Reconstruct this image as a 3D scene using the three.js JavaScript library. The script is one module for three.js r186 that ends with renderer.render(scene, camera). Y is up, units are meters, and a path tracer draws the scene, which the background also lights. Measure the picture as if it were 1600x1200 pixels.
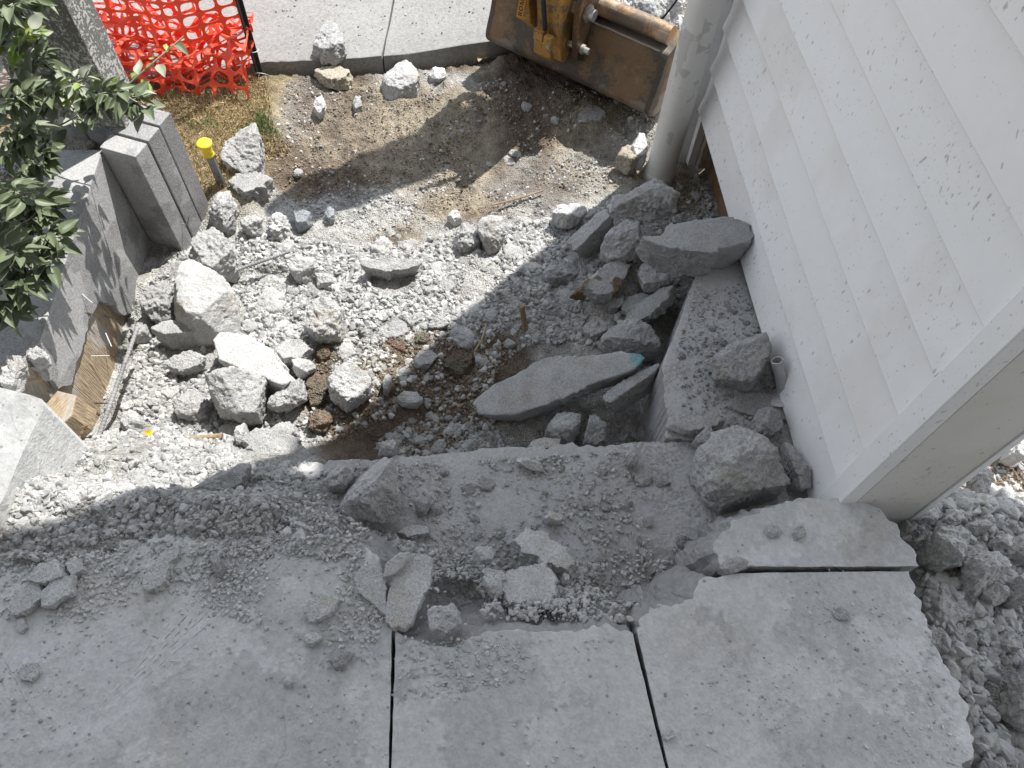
import * as THREE from 'three';
import { mergeGeometries, mergeVertices } from 'three/addons/utils/BufferGeometryUtils.js';
import { RoundedBoxGeometry } from 'three/addons/geometries/RoundedBoxGeometry.js';

// ---------------------------------------------------------------- camera, sky, sun, exposure
const scene = new THREE.Scene();
const camera = new THREE.PerspectiveCamera(53.515, 4 / 3, 0.05, 400);
camera.position.set(0, 1.60, 0);
camera.quaternion.set(-0.49033, 0.01700, 0.03020, 0.87085);
const SUN = new THREE.Vector3(0.31, 0.866, -0.395).normalize();
{
  const w = 512, h = 256, d = new Float32Array(w * h * 4);
  for (let j = 0; j < h; j++) for (let i = 0; i < w; i++) {
    const el = ((j + 0.5) / h - 0.5) * Math.PI, az = ((i + 0.5) / w - 0.5) * 2 * Math.PI;
    const v = new THREE.Vector3(Math.cos(el) * Math.cos(az), Math.sin(el), Math.cos(el) * Math.sin(az));
    const t = Math.pow(Math.max(0, v.y), 0.5), g = Math.pow(Math.max(0, v.dot(SUN)), 6) * 0.35;
    const o = (j * w + i) * 4;
    d[o] = 0.96 - 0.46 * t + g; d[o + 1] = 0.99 - 0.41 * t + g; d[o + 2] = 1.03 - 0.31 * t + g; d[o + 3] = 1;
    if (v.y < 0) { d[o] = 0.3; d[o + 1] = 0.3; d[o + 2] = 0.29; }
  }
  const sky = new THREE.DataTexture(d, w, h, THREE.RGBAFormat, THREE.FloatType);
  sky.mapping = THREE.EquirectangularReflectionMapping; sky.magFilter = THREE.LinearFilter; sky.needsUpdate = true;
  scene.background = sky; scene.environment = sky;
  scene.backgroundIntensity = 1; scene.environmentIntensity = 1;
}
const sun = new THREE.DirectionalLight(new THREE.Color(1, 0.96, 0.9), 4.2);
sun.target.position.set(0, 0, -1.3); sun.position.copy(SUN).multiplyScalar(12).add(sun.target.position);
sun.castShadow = true; sun.shadow.radius = 1; sun.shadow.mapSize.set(4096, 4096);
Object.assign(sun.shadow.camera, { left: -6, right: 6, top: 6, bottom: -6, near: 0.5, far: 30 });
scene.add(sun, sun.target);
const renderer = new THREE.WebGLRenderer({ antialias: true });
renderer.toneMapping = THREE.LinearToneMapping; renderer.toneMappingExposure = 1.8;
renderer.shadowMap.enabled = true;

// ---------------------------------------------------------------- data measured on the site (metres)
const ROCKS = [
{"l":"long pointed concrete slab with a blue paint mark on its tip","m":"s","t":0.075,"p":[-0.112,-0.347,-1.105,-0.047,-0.321,-1.161,0.053,-0.287,-1.215,0.116,-0.267,-1.241,0.217,-0.242,-1.233,0.315,-0.216,-1.239,0.38,-0.199,-1.229,0.387,-0.2,-1.213,0.333,-0.221,-1.174,0.237,-0.251,-1.144,0.131,-0.286,-1.099,0.006,-0.325,-1.06,-0.082,-0.348,-1.057],"blue":1,"a":0.5,"d":26,"k":-0.1},
{"l":"narrow broken slab leaning against the low kerb beside the long pointed slab","m":"s","t":0.09,"p":[0.253,-0.264,-1.104,0.278,-0.257,-1.132,0.363,-0.233,-1.19,0.413,-0.219,-1.207,0.408,-0.22,-1.179,0.359,-0.234,-1.145,0.283,-0.255,-1.085],"k":-0.25,"d":18},
{"l":"blocky grey chunk under the edge of the long pointed slab","m":"b","t":0.09,"p":[0.101,-0.34,-1.029,0.133,-0.34,-1.074,0.174,-0.34,-1.086,0.211,-0.34,-1.08,0.215,-0.34,-1.042,0.185,-0.34,-1.003,0.13,-0.34,-1.005]},
{"l":"squat chunk wedged between the step edge and the leaning narrow slab","m":"b","t":0.1,"p":[0.197,-0.33,-0.994,0.214,-0.33,-1.054,0.247,-0.33,-1.071,0.281,-0.33,-1.046,0.284,-0.33,-0.997,0.248,-0.33,-0.978]},
{"l":"thin flat flake lying along the step edge below the blocky chunk","m":"s","t":0.03,"p":[0.062,-0.33,-0.98,0.092,-0.33,-0.999,0.156,-0.33,-1.002,0.139,-0.33,-0.976,0.085,-0.33,-0.962]},
{"l":"large pale broken slab resting on the kerb against the white wall","m":"s","t":0.12,"p":[0.337,-0.045,-1.528,0.362,-0.043,-1.553,0.384,-0.044,-1.55,0.398,-0.046,-1.529,0.418,-0.042,-1.572,0.509,-0.04,-1.601,0.605,-0.039,-1.622,0.664,-0.042,-1.599,0.666,-0.047,-1.535,0.57,-0.049,-1.504,0.545,-0.051,-1.484,0.467,-0.05,-1.486,0.376,-0.048,-1.5],"d":26,"k":0.05,"a":0.7},
{"l":"rough pitted boulder leaning on the foot of the downpipe","m":"b","t":0.16,"p":[0.279,-0.189,-1.771,0.334,-0.143,-1.801,0.381,-0.119,-1.814,0.441,-0.096,-1.825,0.487,-0.115,-1.809,0.48,-0.164,-1.774,0.454,-0.19,-1.757,0.385,-0.211,-1.746,0.303,-0.214,-1.75],"d":20,"a":1.4},
{"l":"steep wedge of concrete leaning below the rough pitted boulder","m":"b","t":0.13,"p":[0.247,-0.259,-1.627,0.272,-0.219,-1.688,0.326,-0.191,-1.722,0.374,-0.191,-1.707,0.375,-0.224,-1.648,0.348,-0.256,-1.602,0.279,-0.269,-1.599],"d":18},
{"l":"broken chunk with brown soil stains on its edge in the shaded heap","m":"s","t":0.09,"p":[0.206,-0.228,-1.479,0.243,-0.225,-1.533,0.309,-0.228,-1.6,0.346,-0.242,-1.59,0.326,-0.254,-1.526,0.296,-0.256,-1.484,0.246,-0.247,-1.458],"d":18,"brown":0.5},
{"l":"tilted slab with sunlit top and black shaded underside near the downpipe","m":"s","t":0.11,"p":[0.144,-0.297,-1.711,0.185,-0.266,-1.742,0.233,-0.23,-1.775,0.261,-0.21,-1.787,0.277,-0.207,-1.757,0.225,-0.25,-1.709,0.172,-0.291,-1.669],"d":18,"k":-0.3},
{"l":"flat faced chunk in the shaded heap above the small leaning plate","m":"b","t":0.1,"p":[0.364,-0.259,-1.559,0.388,-0.248,-1.599,0.442,-0.244,-1.619,0.5,-0.253,-1.592,0.513,-0.264,-1.555,0.481,-0.276,-1.511,0.39,-0.276,-1.503],"d":16},
{"l":"pale small slab just left of the tilted plate in the shaded heap","m":"s","t":0.05,"p":[0.324,-0.308,-1.471,0.355,-0.304,-1.511,0.414,-0.295,-1.522,0.443,-0.29,-1.508,0.393,-0.298,-1.464,0.34,-0.306,-1.446]},
{"l":"thin plate standing tilted in front of the kerb in the shaded heap","m":"s","t":0.035,"p":[0.332,-0.3,-1.431,0.361,-0.288,-1.459,0.445,-0.252,-1.509,0.476,-0.238,-1.511,0.452,-0.248,-1.462,0.396,-0.272,-1.406,0.35,-0.292,-1.402],"d":16},
{"l":"small rounded chunk left of the pale small slab","m":"b","t":0.06,"p":[0.277,-0.33,-1.504,0.304,-0.33,-1.532,0.337,-0.33,-1.528,0.338,-0.33,-1.479,0.307,-0.33,-1.461,0.279,-0.33,-1.471]},
{"l":"broad lump of concrete behind the blue marked slab tip","m":"b","t":0.12,"p":[0.253,-0.3,-1.337,0.302,-0.3,-1.385,0.362,-0.3,-1.409,0.405,-0.3,-1.388,0.438,-0.3,-1.343,0.444,-0.3,-1.302,0.359,-0.3,-1.29,0.272,-0.3,-1.292],"d":18,"a":1.2},
{"l":"low dusty lump left of the broad lump behind the long slab","m":"b","t":0.08,"p":[0.193,-0.35,-1.399,0.229,-0.35,-1.439,0.29,-0.35,-1.457,0.322,-0.35,-1.435,0.31,-0.35,-1.391,0.239,-0.35,-1.366],"a":1.3},
{"l":"shaded cobble half way between the wooden stub and the brown stained chunk","m":"b","t":0.06,"p":[0.106,-0.37,-1.64,0.143,-0.37,-1.68,0.187,-0.37,-1.673,0.198,-0.37,-1.635,0.167,-0.37,-1.6,0.12,-0.37,-1.601]},
{"l":"angular chunk sitting on the kerb beside the galvanised pipe flange","m":"b","t":0.11,"p":[0.532,-0.088,-1.147,0.568,-0.078,-1.185,0.621,-0.073,-1.207,0.675,-0.068,-1.229,0.692,-0.08,-1.187,0.68,-0.1,-1.117,0.631,-0.112,-1.074,0.576,-0.111,-1.072,0.545,-0.1,-1.106],"d":18},
{"l":"rough plate lying under the galvanised pipe flange","m":"s","t":0.05,"p":[0.574,-0.152,-1.049,0.623,-0.152,-1.081,0.677,-0.152,-1.093,0.762,-0.152,-1.08,0.79,-0.152,-1.007,0.71,-0.152,-1.011,0.626,-0.152,-1.018],"d":16,"a":1.2},
{"l":"dark chunk wedged under the plate below the pipe flange","m":"b","t":0.08,"p":[0.634,-0.13,-1.002,0.671,-0.13,-1.028,0.703,-0.13,-1.017,0.709,-0.13,-0.966,0.677,-0.13,-0.94,0.641,-0.13,-0.955]},
{"l":"upright dark chunk beneath the lower edge of the white wall","m":"b","t":0.1,"p":[0.701,-0.12,-0.927,0.728,-0.12,-0.911,0.755,-0.12,-0.85,0.753,-0.12,-0.789,0.723,-0.12,-0.779,0.705,-0.12,-0.838]},
{"l":"big rough boulder on the step beside the corner slab","m":"b","t":0.17,"p":[0.476,-0.085,-0.874,0.523,-0.085,-0.923,0.573,-0.085,-0.941,0.628,-0.085,-0.918,0.667,-0.085,-0.882,0.697,-0.085,-0.818,0.711,-0.085,-0.758,0.63,-0.085,-0.724,0.55,-0.085,-0.691,0.495,-0.085,-0.722,0.477,-0.085,-0.779,0.466,-0.085,-0.835],"d":28,"a":1.2},
{"l":"small chunk between the big rough boulder and the kerb end","m":"b","t":0.06,"p":[0.475,-0.14,-0.92,0.504,-0.14,-0.956,0.537,-0.14,-0.958,0.539,-0.14,-0.934,0.504,-0.14,-0.907]},
{"l":"loose flat stone on the step end of the kerb","m":"s","t":0.045,"p":[0.414,-0.13,-0.966,0.473,-0.13,-0.99,0.541,-0.13,-0.999,0.566,-0.13,-0.987,0.522,-0.13,-0.959,0.454,-0.13,-0.946],"a":1.2},
{"l":"large angular block standing on the middle of the step","m":"b","t":0.14,"p":[-0.404,-0.131,-0.661,-0.37,-0.097,-0.699,-0.326,-0.069,-0.733,-0.289,-0.045,-0.761,-0.257,-0.038,-0.774,-0.247,-0.078,-0.738,-0.25,-0.138,-0.68,-0.265,-0.162,-0.654,-0.332,-0.142,-0.663],"d":22},
{"l":"dark flaky slab on the step edge where the sunlight stops","m":"b","t":0.1,"p":[-0.763,-0.136,-0.656,-0.746,-0.114,-0.685,-0.693,-0.096,-0.711,-0.638,-0.078,-0.737,-0.614,-0.082,-0.734,-0.619,-0.104,-0.706,-0.667,-0.126,-0.676,-0.738,-0.146,-0.646],"d":18},
{"l":"small chunk clinging to the step edge behind the angular block","m":"b","t":0.07,"p":[-0.332,-0.18,-0.837,-0.323,-0.18,-0.871,-0.297,-0.18,-0.884,-0.279,-0.18,-0.859,-0.278,-0.18,-0.834]},
{"l":"small boulder tucked behind the angular block on the step","m":"b","t":0.06,"p":[-0.446,-0.14,-0.739,-0.428,-0.14,-0.77,-0.386,-0.14,-0.785,-0.37,-0.14,-0.757,-0.389,-0.14,-0.726,-0.427,-0.14,-0.72]},
{"l":"long thin flake lying on the step left of the angular block","m":"s","t":0.02,"p":[-0.525,-0.13,-0.625,-0.504,-0.13,-0.65,-0.469,-0.13,-0.666,-0.442,-0.13,-0.66,-0.456,-0.13,-0.638,-0.497,-0.13,-0.614]},
{"l":"elongated chip on the step right of the angular block","m":"s","t":0.03,"p":[-0.25,-0.145,-0.626,-0.222,-0.145,-0.645,-0.178,-0.145,-0.644,-0.171,-0.145,-0.629,-0.218,-0.145,-0.616]},
{"l":"small bulky stone on the step just right of the angular block","m":"b","t":0.05,"p":[-0.215,-0.145,-0.691,-0.207,-0.145,-0.715,-0.187,-0.145,-0.72,-0.178,-0.145,-0.697,-0.188,-0.145,-0.673,-0.206,-0.145,-0.67]},
{"l":"small tilted chip near the far edge of the step","m":"s","t":0.02,"p":[0.026,-0.139,-0.827,0.053,-0.135,-0.834,0.086,-0.143,-0.826,0.093,-0.155,-0.811,0.06,-0.152,-0.812]},
{"l":"smooth stone leaning at the right end of the step edge","m":"b","t":0.05,"p":[0.305,-0.14,-0.866,0.322,-0.14,-0.886,0.334,-0.14,-0.865,0.324,-0.14,-0.836,0.309,-0.14,-0.842]},
{"l":"grey stone chip on the exposed pebble patch of the step","m":"b","t":0.04,"p":[0.097,-0.145,-0.687,0.115,-0.145,-0.702,0.146,-0.145,-0.694,0.141,-0.145,-0.674,0.108,-0.145,-0.672]},
{"l":"long flake bridging the step and the broken slab edge","m":"s","t":0.025,"p":[0.025,-0.105,-0.613,0.069,-0.11,-0.643,0.099,-0.107,-0.632,0.145,-0.101,-0.6,0.171,-0.094,-0.561,0.157,-0.09,-0.541,0.108,-0.095,-0.563,0.056,-0.099,-0.582],"d":18,"k":0.05},
{"l":"large rounded flake lying on the broken slab edge","m":"s","t":0.022,"p":[0.007,-0.057,-0.502,0.026,-0.06,-0.525,0.071,-0.061,-0.541,0.102,-0.062,-0.546,0.125,-0.058,-0.52,0.125,-0.052,-0.476,0.102,-0.048,-0.443,0.058,-0.048,-0.445,0.018,-0.05,-0.457],"d":22,"k":0.1,"a":0.5},
{"l":"small dark lump on the left end of the large rounded flake","m":"b","t":0.05,"p":[-0.038,-0.06,-0.499,-0.021,-0.06,-0.519,0.009,-0.06,-0.503,0.014,-0.06,-0.468,-0.009,-0.06,-0.455,-0.03,-0.06,-0.472],"a":1.2},
{"l":"pale chip touching the large rounded flake","m":"s","t":0.02,"p":[-0.045,-0.05,-0.514,-0.026,-0.05,-0.524,0.007,-0.05,-0.518,0.016,-0.05,-0.499,-0.015,-0.05,-0.498]},
{"l":"lumpy chip with a rusty patch on the broken slab edge","m":"b","t":0.04,"p":[-0.066,-0.08,-0.561,-0.054,-0.08,-0.58,-0.021,-0.08,-0.585,-0.008,-0.08,-0.568,-0.018,-0.08,-0.543,-0.051,-0.08,-0.538],"brown":0.25},
{"l":"small stone right of the long flake on the broken edge","m":"b","t":0.035,"p":[0.141,-0.11,-0.527,0.15,-0.11,-0.547,0.162,-0.11,-0.539,0.158,-0.11,-0.518,0.146,-0.11,-0.514]},
{"l":"left one of the two upright flakes meeting over the slab joint","m":"s","t":0.02,"p":[-0.302,0.012,-0.459,-0.294,0.012,-0.486,-0.272,0.012,-0.498,-0.247,0.012,-0.489,-0.233,0.012,-0.444,-0.223,0.012,-0.389,-0.256,0.012,-0.413,-0.288,0.012,-0.433],"d":18,"k":0.05,"a":0.4},
{"l":"larger flake lying across the top of the slab joint","m":"s","t":0.018,"p":[-0.221,0.016,-0.375,-0.225,0.016,-0.423,-0.221,0.016,-0.47,-0.207,0.016,-0.504,-0.186,0.016,-0.523,-0.143,0.016,-0.517,-0.14,0.016,-0.469,-0.159,0.016,-0.414,-0.182,0.016,-0.36],"d":20,"k":0.05,"a":0.4},
{"l":"small pale flake resting on the larger flake over the slab joint","m":"s","t":0.016,"p":[-0.24,0.028,-0.463,-0.236,0.035,-0.491,-0.217,0.039,-0.51,-0.19,0.04,-0.515,-0.203,0.033,-0.485,-0.222,0.029,-0.469],"a":0.4},
{"l":"lumpy crust of concrete right of the larger flake on the slab edge","m":"b","t":0.05,"p":[-0.145,0.01,-0.395,-0.129,0.01,-0.414,-0.094,0.01,-0.421,-0.073,0.01,-0.405,-0.073,0.01,-0.383,-0.095,0.01,-0.362,-0.128,0.01,-0.366],"a":1.6,"d":16},
{"l":"bright torn flake lying alone on the left slab","m":"s","t":0.018,"p":[-0.394,0.022,-0.39,-0.382,0.022,-0.409,-0.357,0.022,-0.419,-0.324,0.022,-0.415,-0.332,0.022,-0.388,-0.355,0.022,-0.37,-0.374,0.022,-0.363],"d":16,"k":0.02,"a":0.7,"bright":1},
{"l":"upright chip near the shadow edge of the left slab","m":"s","t":0.025,"p":[-0.733,0.02,-0.422,-0.729,0.02,-0.455,-0.711,0.02,-0.476,-0.689,0.02,-0.463,-0.686,0.02,-0.426,-0.704,0.02,-0.407,-0.723,0.02,-0.407],"d":16},
{"l":"pointed flake above the upright chip on the left slab","m":"s","t":0.018,"p":[-0.719,0.012,-0.483,-0.705,0.012,-0.498,-0.685,0.012,-0.505,-0.68,0.012,-0.478,-0.695,0.012,-0.466]},
{"l":"narrow lump of concrete on the far part of the left slab","m":"b","t":0.035,"p":[-0.616,0.012,-0.485,-0.602,0.012,-0.497,-0.579,0.012,-0.474,-0.565,0.012,-0.45,-0.576,0.012,-0.438,-0.599,0.012,-0.459]},
{"l":"long sunlit sliver lying where the shadow starts on the left slab","m":"s","t":0.02,"p":[-0.853,0.0,-0.492,-0.825,0.0,-0.508,-0.77,0.0,-0.518,-0.765,0.0,-0.509,-0.799,0.0,-0.493,-0.846,0.0,-0.481],"bright":1},
{"l":"curled round flake near the left edge of the left slab","m":"s","t":0.018,"p":[-0.919,0.012,-0.235,-0.912,0.012,-0.25,-0.891,0.012,-0.254,-0.879,0.012,-0.236,-0.888,0.012,-0.219,-0.908,0.012,-0.22]},
{"l":"broad layered flake at the far left of the left slab","m":"s","t":0.02,"p":[-0.984,0.02,-0.356,-0.976,0.02,-0.396,-0.943,0.02,-0.412,-0.92,0.02,-0.38,-0.944,0.02,-0.346,-0.966,0.02,-0.338],"a":0.6,"d":14,"k":0.1},
{"l":"stacked flake overlapping the broad layered flake","m":"s","t":0.02,"p":[-0.927,0.025,-0.385,-0.908,0.025,-0.413,-0.875,0.025,-0.422,-0.866,0.025,-0.389,-0.895,0.025,-0.361,-0.913,0.025,-0.36],"a":0.6,"d":14,"k":0.1},
{"l":"upper flake of the layered stack on the left slab","m":"s","t":0.02,"p":[-0.962,0.03,-0.407,-0.949,0.03,-0.442,-0.91,0.03,-0.45,-0.891,0.03,-0.419,-0.921,0.03,-0.401],"a":0.6,"d":14,"k":0.1},
{"l":"small flake below the layered stack on the left slab","m":"s","t":0.02,"p":[-0.965,0.01,-0.322,-0.951,0.01,-0.336,-0.935,0.01,-0.318,-0.945,0.01,-0.305],"a":0.6,"d":14,"k":0.1},
{"l":"small flake right of the layered stack on the left slab","m":"s","t":0.02,"p":[-0.903,0.02,-0.448,-0.881,0.02,-0.461,-0.86,0.02,-0.438,-0.879,0.02,-0.425],"a":0.6,"d":14,"k":0.1},
{"l":"crumbly lump beside the slab joint on the left slab","m":"b","t":0.035,"p":[-0.323,0.01,-0.292,-0.318,0.01,-0.316,-0.296,0.01,-0.323,-0.282,0.01,-0.307,-0.29,0.01,-0.285,-0.309,0.01,-0.278],"a":1.8,"d":14},
{"l":"cluster chip above the crumbly lump on the left slab","m":"b","t":0.025,"p":[-0.381,0.01,-0.33,-0.376,0.01,-0.347,-0.355,0.01,-0.35,-0.344,0.01,-0.335,-0.355,0.01,-0.319,-0.373,0.01,-0.318],"a":1.8},
{"l":"small flat chip near the crumbly lump on the left slab","m":"b","t":0.016,"p":[-0.407,0.006,-0.246,-0.4,0.006,-0.261,-0.385,0.006,-0.25,-0.392,0.006,-0.238]},
{"l":"chalky lump in the middle of the right hand slab","m":"b","t":0.016,"p":[0.705,0.004,-0.457,0.728,0.004,-0.475,0.753,0.004,-0.46,0.744,0.004,-0.447,0.714,0.004,-0.444],"a":1.2},
{"l":"flat pale chip next to the diagonal joint of the middle slab","m":"s","t":0.008,"p":[0.338,0.01,-0.201,0.357,0.01,-0.212,0.361,0.01,-0.201,0.343,0.01,-0.191]},
{"l":"two toned pebble on the far part of the corner slab","m":"b","t":0.025,"p":[0.637,0.012,-0.621,0.648,0.012,-0.64,0.667,0.012,-0.65,0.676,0.012,-0.636,0.665,0.012,-0.617,0.647,0.012,-0.61]},
{"l":"worn knob of concrete on the corner slab near the wall","m":"b","t":0.03,"p":[0.582,0.01,-0.627,0.597,0.01,-0.643,0.617,0.01,-0.638,0.612,0.01,-0.62,0.592,0.01,-0.613],"a":1.3},
{"l":"rubble lump at the left end of the horizontal saw cut","m":"b","t":0.05,"p":[0.47,0.0,-0.541,0.486,0.0,-0.562,0.514,0.0,-0.567,0.538,0.0,-0.551,0.525,0.0,-0.533,0.49,0.0,-0.528],"a":1.5},
{"l":"rough sunlit chunk at the foot of the timber pier","m":"b","t":0.15,"p":[-1.062,-0.33,-1.556,-1.05,-0.33,-1.62,-1.002,-0.33,-1.661,-0.942,-0.33,-1.641,-0.912,-0.33,-1.605,-0.914,-0.33,-1.543,-0.948,-0.33,-1.49,-1.011,-0.33,-1.5],"d":20,"a":1.5},
{"l":"large smooth sunlit boulder beside the timber retaining wall","m":"b","t":0.2,"p":[-1.072,-0.34,-1.395,-1.076,-0.34,-1.476,-1.051,-0.34,-1.52,-0.995,-0.34,-1.525,-0.937,-0.34,-1.494,-0.87,-0.34,-1.402,-0.865,-0.34,-1.333,-0.908,-0.34,-1.286,-0.983,-0.34,-1.275,-1.04,-0.34,-1.311],"d":26,"a":0.7},
{"l":"knobbly chunk between the retaining wall and the large smooth boulder","m":"b","t":0.13,"p":[-1.173,-0.36,-1.371,-1.174,-0.36,-1.439,-1.149,-0.36,-1.481,-1.101,-0.36,-1.469,-1.072,-0.36,-1.405,-1.069,-0.36,-1.33,-1.121,-0.36,-1.319],"d":18,"a":1.6},
{"l":"flat topped block in front of the large smooth boulder","m":"s","t":0.09,"p":[-1.11,-0.33,-1.281,-1.066,-0.33,-1.318,-0.995,-0.33,-1.315,-0.968,-0.33,-1.288,-0.998,-0.33,-1.271,-1.063,-0.33,-1.261],"k":0.05,"d":16,"a":0.6},
{"l":"flat dark edged stone below the flat topped block","m":"s","t":0.05,"p":[-1.043,-0.365,-1.17,-1.026,-0.355,-1.202,-0.98,-0.349,-1.225,-0.943,-0.355,-1.209,-0.949,-0.365,-1.178,-0.999,-0.37,-1.159]},
{"l":"stone half buried against the retaining wall foot","m":"b","t":0.08,"p":[-1.201,-0.4,-1.303,-1.187,-0.4,-1.354,-1.148,-0.4,-1.345,-1.133,-0.4,-1.285,-1.167,-0.4,-1.258]},
{"l":"big bright white slab leaning over the block in the left rubble","m":"s","t":0.1,"p":[-0.895,-0.297,-1.229,-0.875,-0.292,-1.26,-0.792,-0.289,-1.251,-0.722,-0.293,-1.209,-0.636,-0.304,-1.112,-0.663,-0.308,-1.095,-0.72,-0.307,-1.12,-0.796,-0.306,-1.146,-0.868,-0.305,-1.173],"d":22,"a":0.6,"bright":1},
{"l":"large square block in front of the bright white slab","m":"b","t":0.2,"p":[-0.881,-0.311,-1.087,-0.851,-0.298,-1.13,-0.784,-0.292,-1.153,-0.721,-0.301,-1.129,-0.701,-0.323,-1.066,-0.704,-0.342,-1.009,-0.762,-0.348,-0.987,-0.831,-0.34,-1.006,-0.863,-0.326,-1.044],"d":24,"a":1.0},
{"l":"smooth wedge right of the large square block","m":"b","t":0.1,"p":[-0.713,-0.368,-1.057,-0.698,-0.357,-1.099,-0.652,-0.35,-1.13,-0.611,-0.346,-1.149,-0.59,-0.354,-1.12,-0.595,-0.362,-1.089,-0.64,-0.37,-1.055,-0.686,-0.371,-1.048],"d":18},
{"l":"small slab lying behind the smooth wedge","m":"s","t":0.05,"p":[-0.728,-0.36,-1.249,-0.707,-0.36,-1.291,-0.655,-0.36,-1.297,-0.62,-0.36,-1.267,-0.651,-0.36,-1.236,-0.695,-0.36,-1.223]},
{"l":"sharp stone beside the bright white slab tip","m":"b","t":0.06,"p":[-0.675,-0.37,-1.22,-0.659,-0.37,-1.24,-0.613,-0.37,-1.232,-0.59,-0.37,-1.192,-0.616,-0.37,-1.172,-0.653,-0.37,-1.178]},
{"l":"sunlit boulder overhanging a dark hollow in the middle rubble","m":"b","t":0.13,"p":[-0.667,-0.35,-1.326,-0.656,-0.35,-1.388,-0.6,-0.35,-1.413,-0.538,-0.35,-1.403,-0.513,-0.35,-1.356,-0.544,-0.35,-1.305,-0.607,-0.35,-1.29],"d":18,"a":1.4},
{"l":"speckled hexagonal chunk on the brown soil","m":"b","t":0.11,"p":[-0.549,-0.36,-1.131,-0.536,-0.36,-1.186,-0.483,-0.36,-1.215,-0.433,-0.36,-1.19,-0.41,-0.36,-1.133,-0.438,-0.36,-1.091,-0.488,-0.36,-1.061,-0.528,-0.36,-1.097],"d":20,"a":1.2},
{"l":"rough slab lying just behind the step edge in the sun","m":"s","t":0.07,"p":[-0.725,-0.28,-0.909,-0.698,-0.28,-0.943,-0.624,-0.28,-0.941,-0.566,-0.28,-0.902,-0.51,-0.28,-0.856,-0.581,-0.28,-0.824,-0.671,-0.28,-0.855],"d":20,"a":1.4},
{"l":"flat pale stone between the square block and the rough slab","m":"s","t":0.05,"p":[-0.674,-0.32,-0.95,-0.659,-0.32,-0.98,-0.622,-0.32,-0.991,-0.598,-0.32,-0.964,-0.617,-0.32,-0.934,-0.658,-0.32,-0.927]},
{"l":"small standing stone left of the rough slab","m":"b","t":0.06,"p":[-0.755,-0.31,-0.91,-0.755,-0.31,-0.955,-0.737,-0.31,-0.968,-0.721,-0.31,-0.933,-0.729,-0.31,-0.893]},
{"l":"half buried stone left of the large square block","m":"b","t":0.08,"p":[-0.989,-0.38,-1.033,-0.98,-0.38,-1.081,-0.928,-0.38,-1.099,-0.885,-0.38,-1.067,-0.883,-0.38,-1.015,-0.937,-0.38,-0.994],"a":1.2},
{"l":"stone above the yellow leaf in the left rubble","m":"b","t":0.07,"p":[-1.112,-0.36,-0.965,-1.108,-0.36,-1.001,-1.075,-0.36,-1.015,-1.036,-0.36,-0.992,-1.035,-0.36,-0.951,-1.077,-0.36,-0.935],"a":1.2},
{"l":"v shaped slab with its shaded face towards the step","m":"s","t":0.1,"p":[-0.518,-0.305,-1.565,-0.49,-0.302,-1.586,-0.42,-0.304,-1.6,-0.328,-0.31,-1.608,-0.316,-0.315,-1.592,-0.355,-0.318,-1.569,-0.426,-0.316,-1.551,-0.48,-0.311,-1.553],"k":-0.2,"d":18},
{"l":"pale rounded block left of the v shaped slab","m":"b","t":0.08,"p":[-0.76,-0.37,-1.577,-0.749,-0.37,-1.622,-0.705,-0.37,-1.637,-0.66,-0.37,-1.602,-0.656,-0.37,-1.559,-0.7,-0.37,-1.539,-0.737,-0.37,-1.546],"d":16},
{"l":"half sunk stone in front of the pale rounded block","m":"b","t":0.07,"p":[-0.679,-0.39,-1.552,-0.662,-0.39,-1.575,-0.616,-0.39,-1.574,-0.589,-0.39,-1.544,-0.616,-0.39,-1.52,-0.659,-0.39,-1.521]},
{"l":"blunt leaning stone with one shaded face in the middle of the pit","m":"b","t":0.11,"p":[-0.158,-0.34,-1.739,-0.142,-0.34,-1.804,-0.105,-0.34,-1.837,-0.064,-0.34,-1.811,-0.052,-0.34,-1.76,-0.085,-0.34,-1.712,-0.134,-0.34,-1.701],"d":16},
{"l":"dusty lump behind the blunt leaning stone","m":"b","t":0.09,"p":[-0.238,-0.37,-1.73,-0.229,-0.37,-1.789,-0.188,-0.37,-1.822,-0.15,-0.37,-1.796,-0.141,-0.37,-1.733,-0.186,-0.37,-1.706],"a":1.6},
{"l":"bright small cobble in the middle of the pit","m":"b","t":0.05,"p":[-0.267,-0.38,-1.86,-0.253,-0.38,-1.892,-0.225,-0.38,-1.888,-0.214,-0.38,-1.859,-0.238,-0.38,-1.838],"bright":1},
{"l":"large pale rock with a flat grey face near the pavement edge","m":"b","t":0.1,"p":[-0.597,-0.36,-2.491,-0.584,-0.36,-2.57,-0.521,-0.36,-2.673,-0.474,-0.36,-2.622,-0.432,-0.36,-2.532,-0.444,-0.36,-2.462,-0.519,-0.36,-2.431],"d":20,"a":0.9},
{"l":"rock with a shaded front resting on the pavement","m":"b","t":0.09,"p":[-0.866,-0.285,-2.609,-0.855,-0.285,-2.708,-0.839,-0.285,-2.785,-0.79,-0.285,-2.74,-0.752,-0.285,-2.67,-0.735,-0.285,-2.6,-0.778,-0.285,-2.564,-0.831,-0.285,-2.558],"d":18,"a":1.2},
{"l":"tan plate lying half under the pavement edge","m":"s","t":0.05,"p":[-0.856,-0.33,-2.539,-0.815,-0.33,-2.559,-0.767,-0.33,-2.572,-0.721,-0.33,-2.554,-0.725,-0.33,-2.507,-0.784,-0.33,-2.485],"tan":1,"a":1.2},
{"l":"bright cobble right of the large pale rock","m":"b","t":0.05,"p":[-0.421,-0.37,-2.601,-0.395,-0.37,-2.648,-0.358,-0.37,-2.64,-0.344,-0.37,-2.601,-0.374,-0.37,-2.571,-0.407,-0.37,-2.571],"bright":1},
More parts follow.
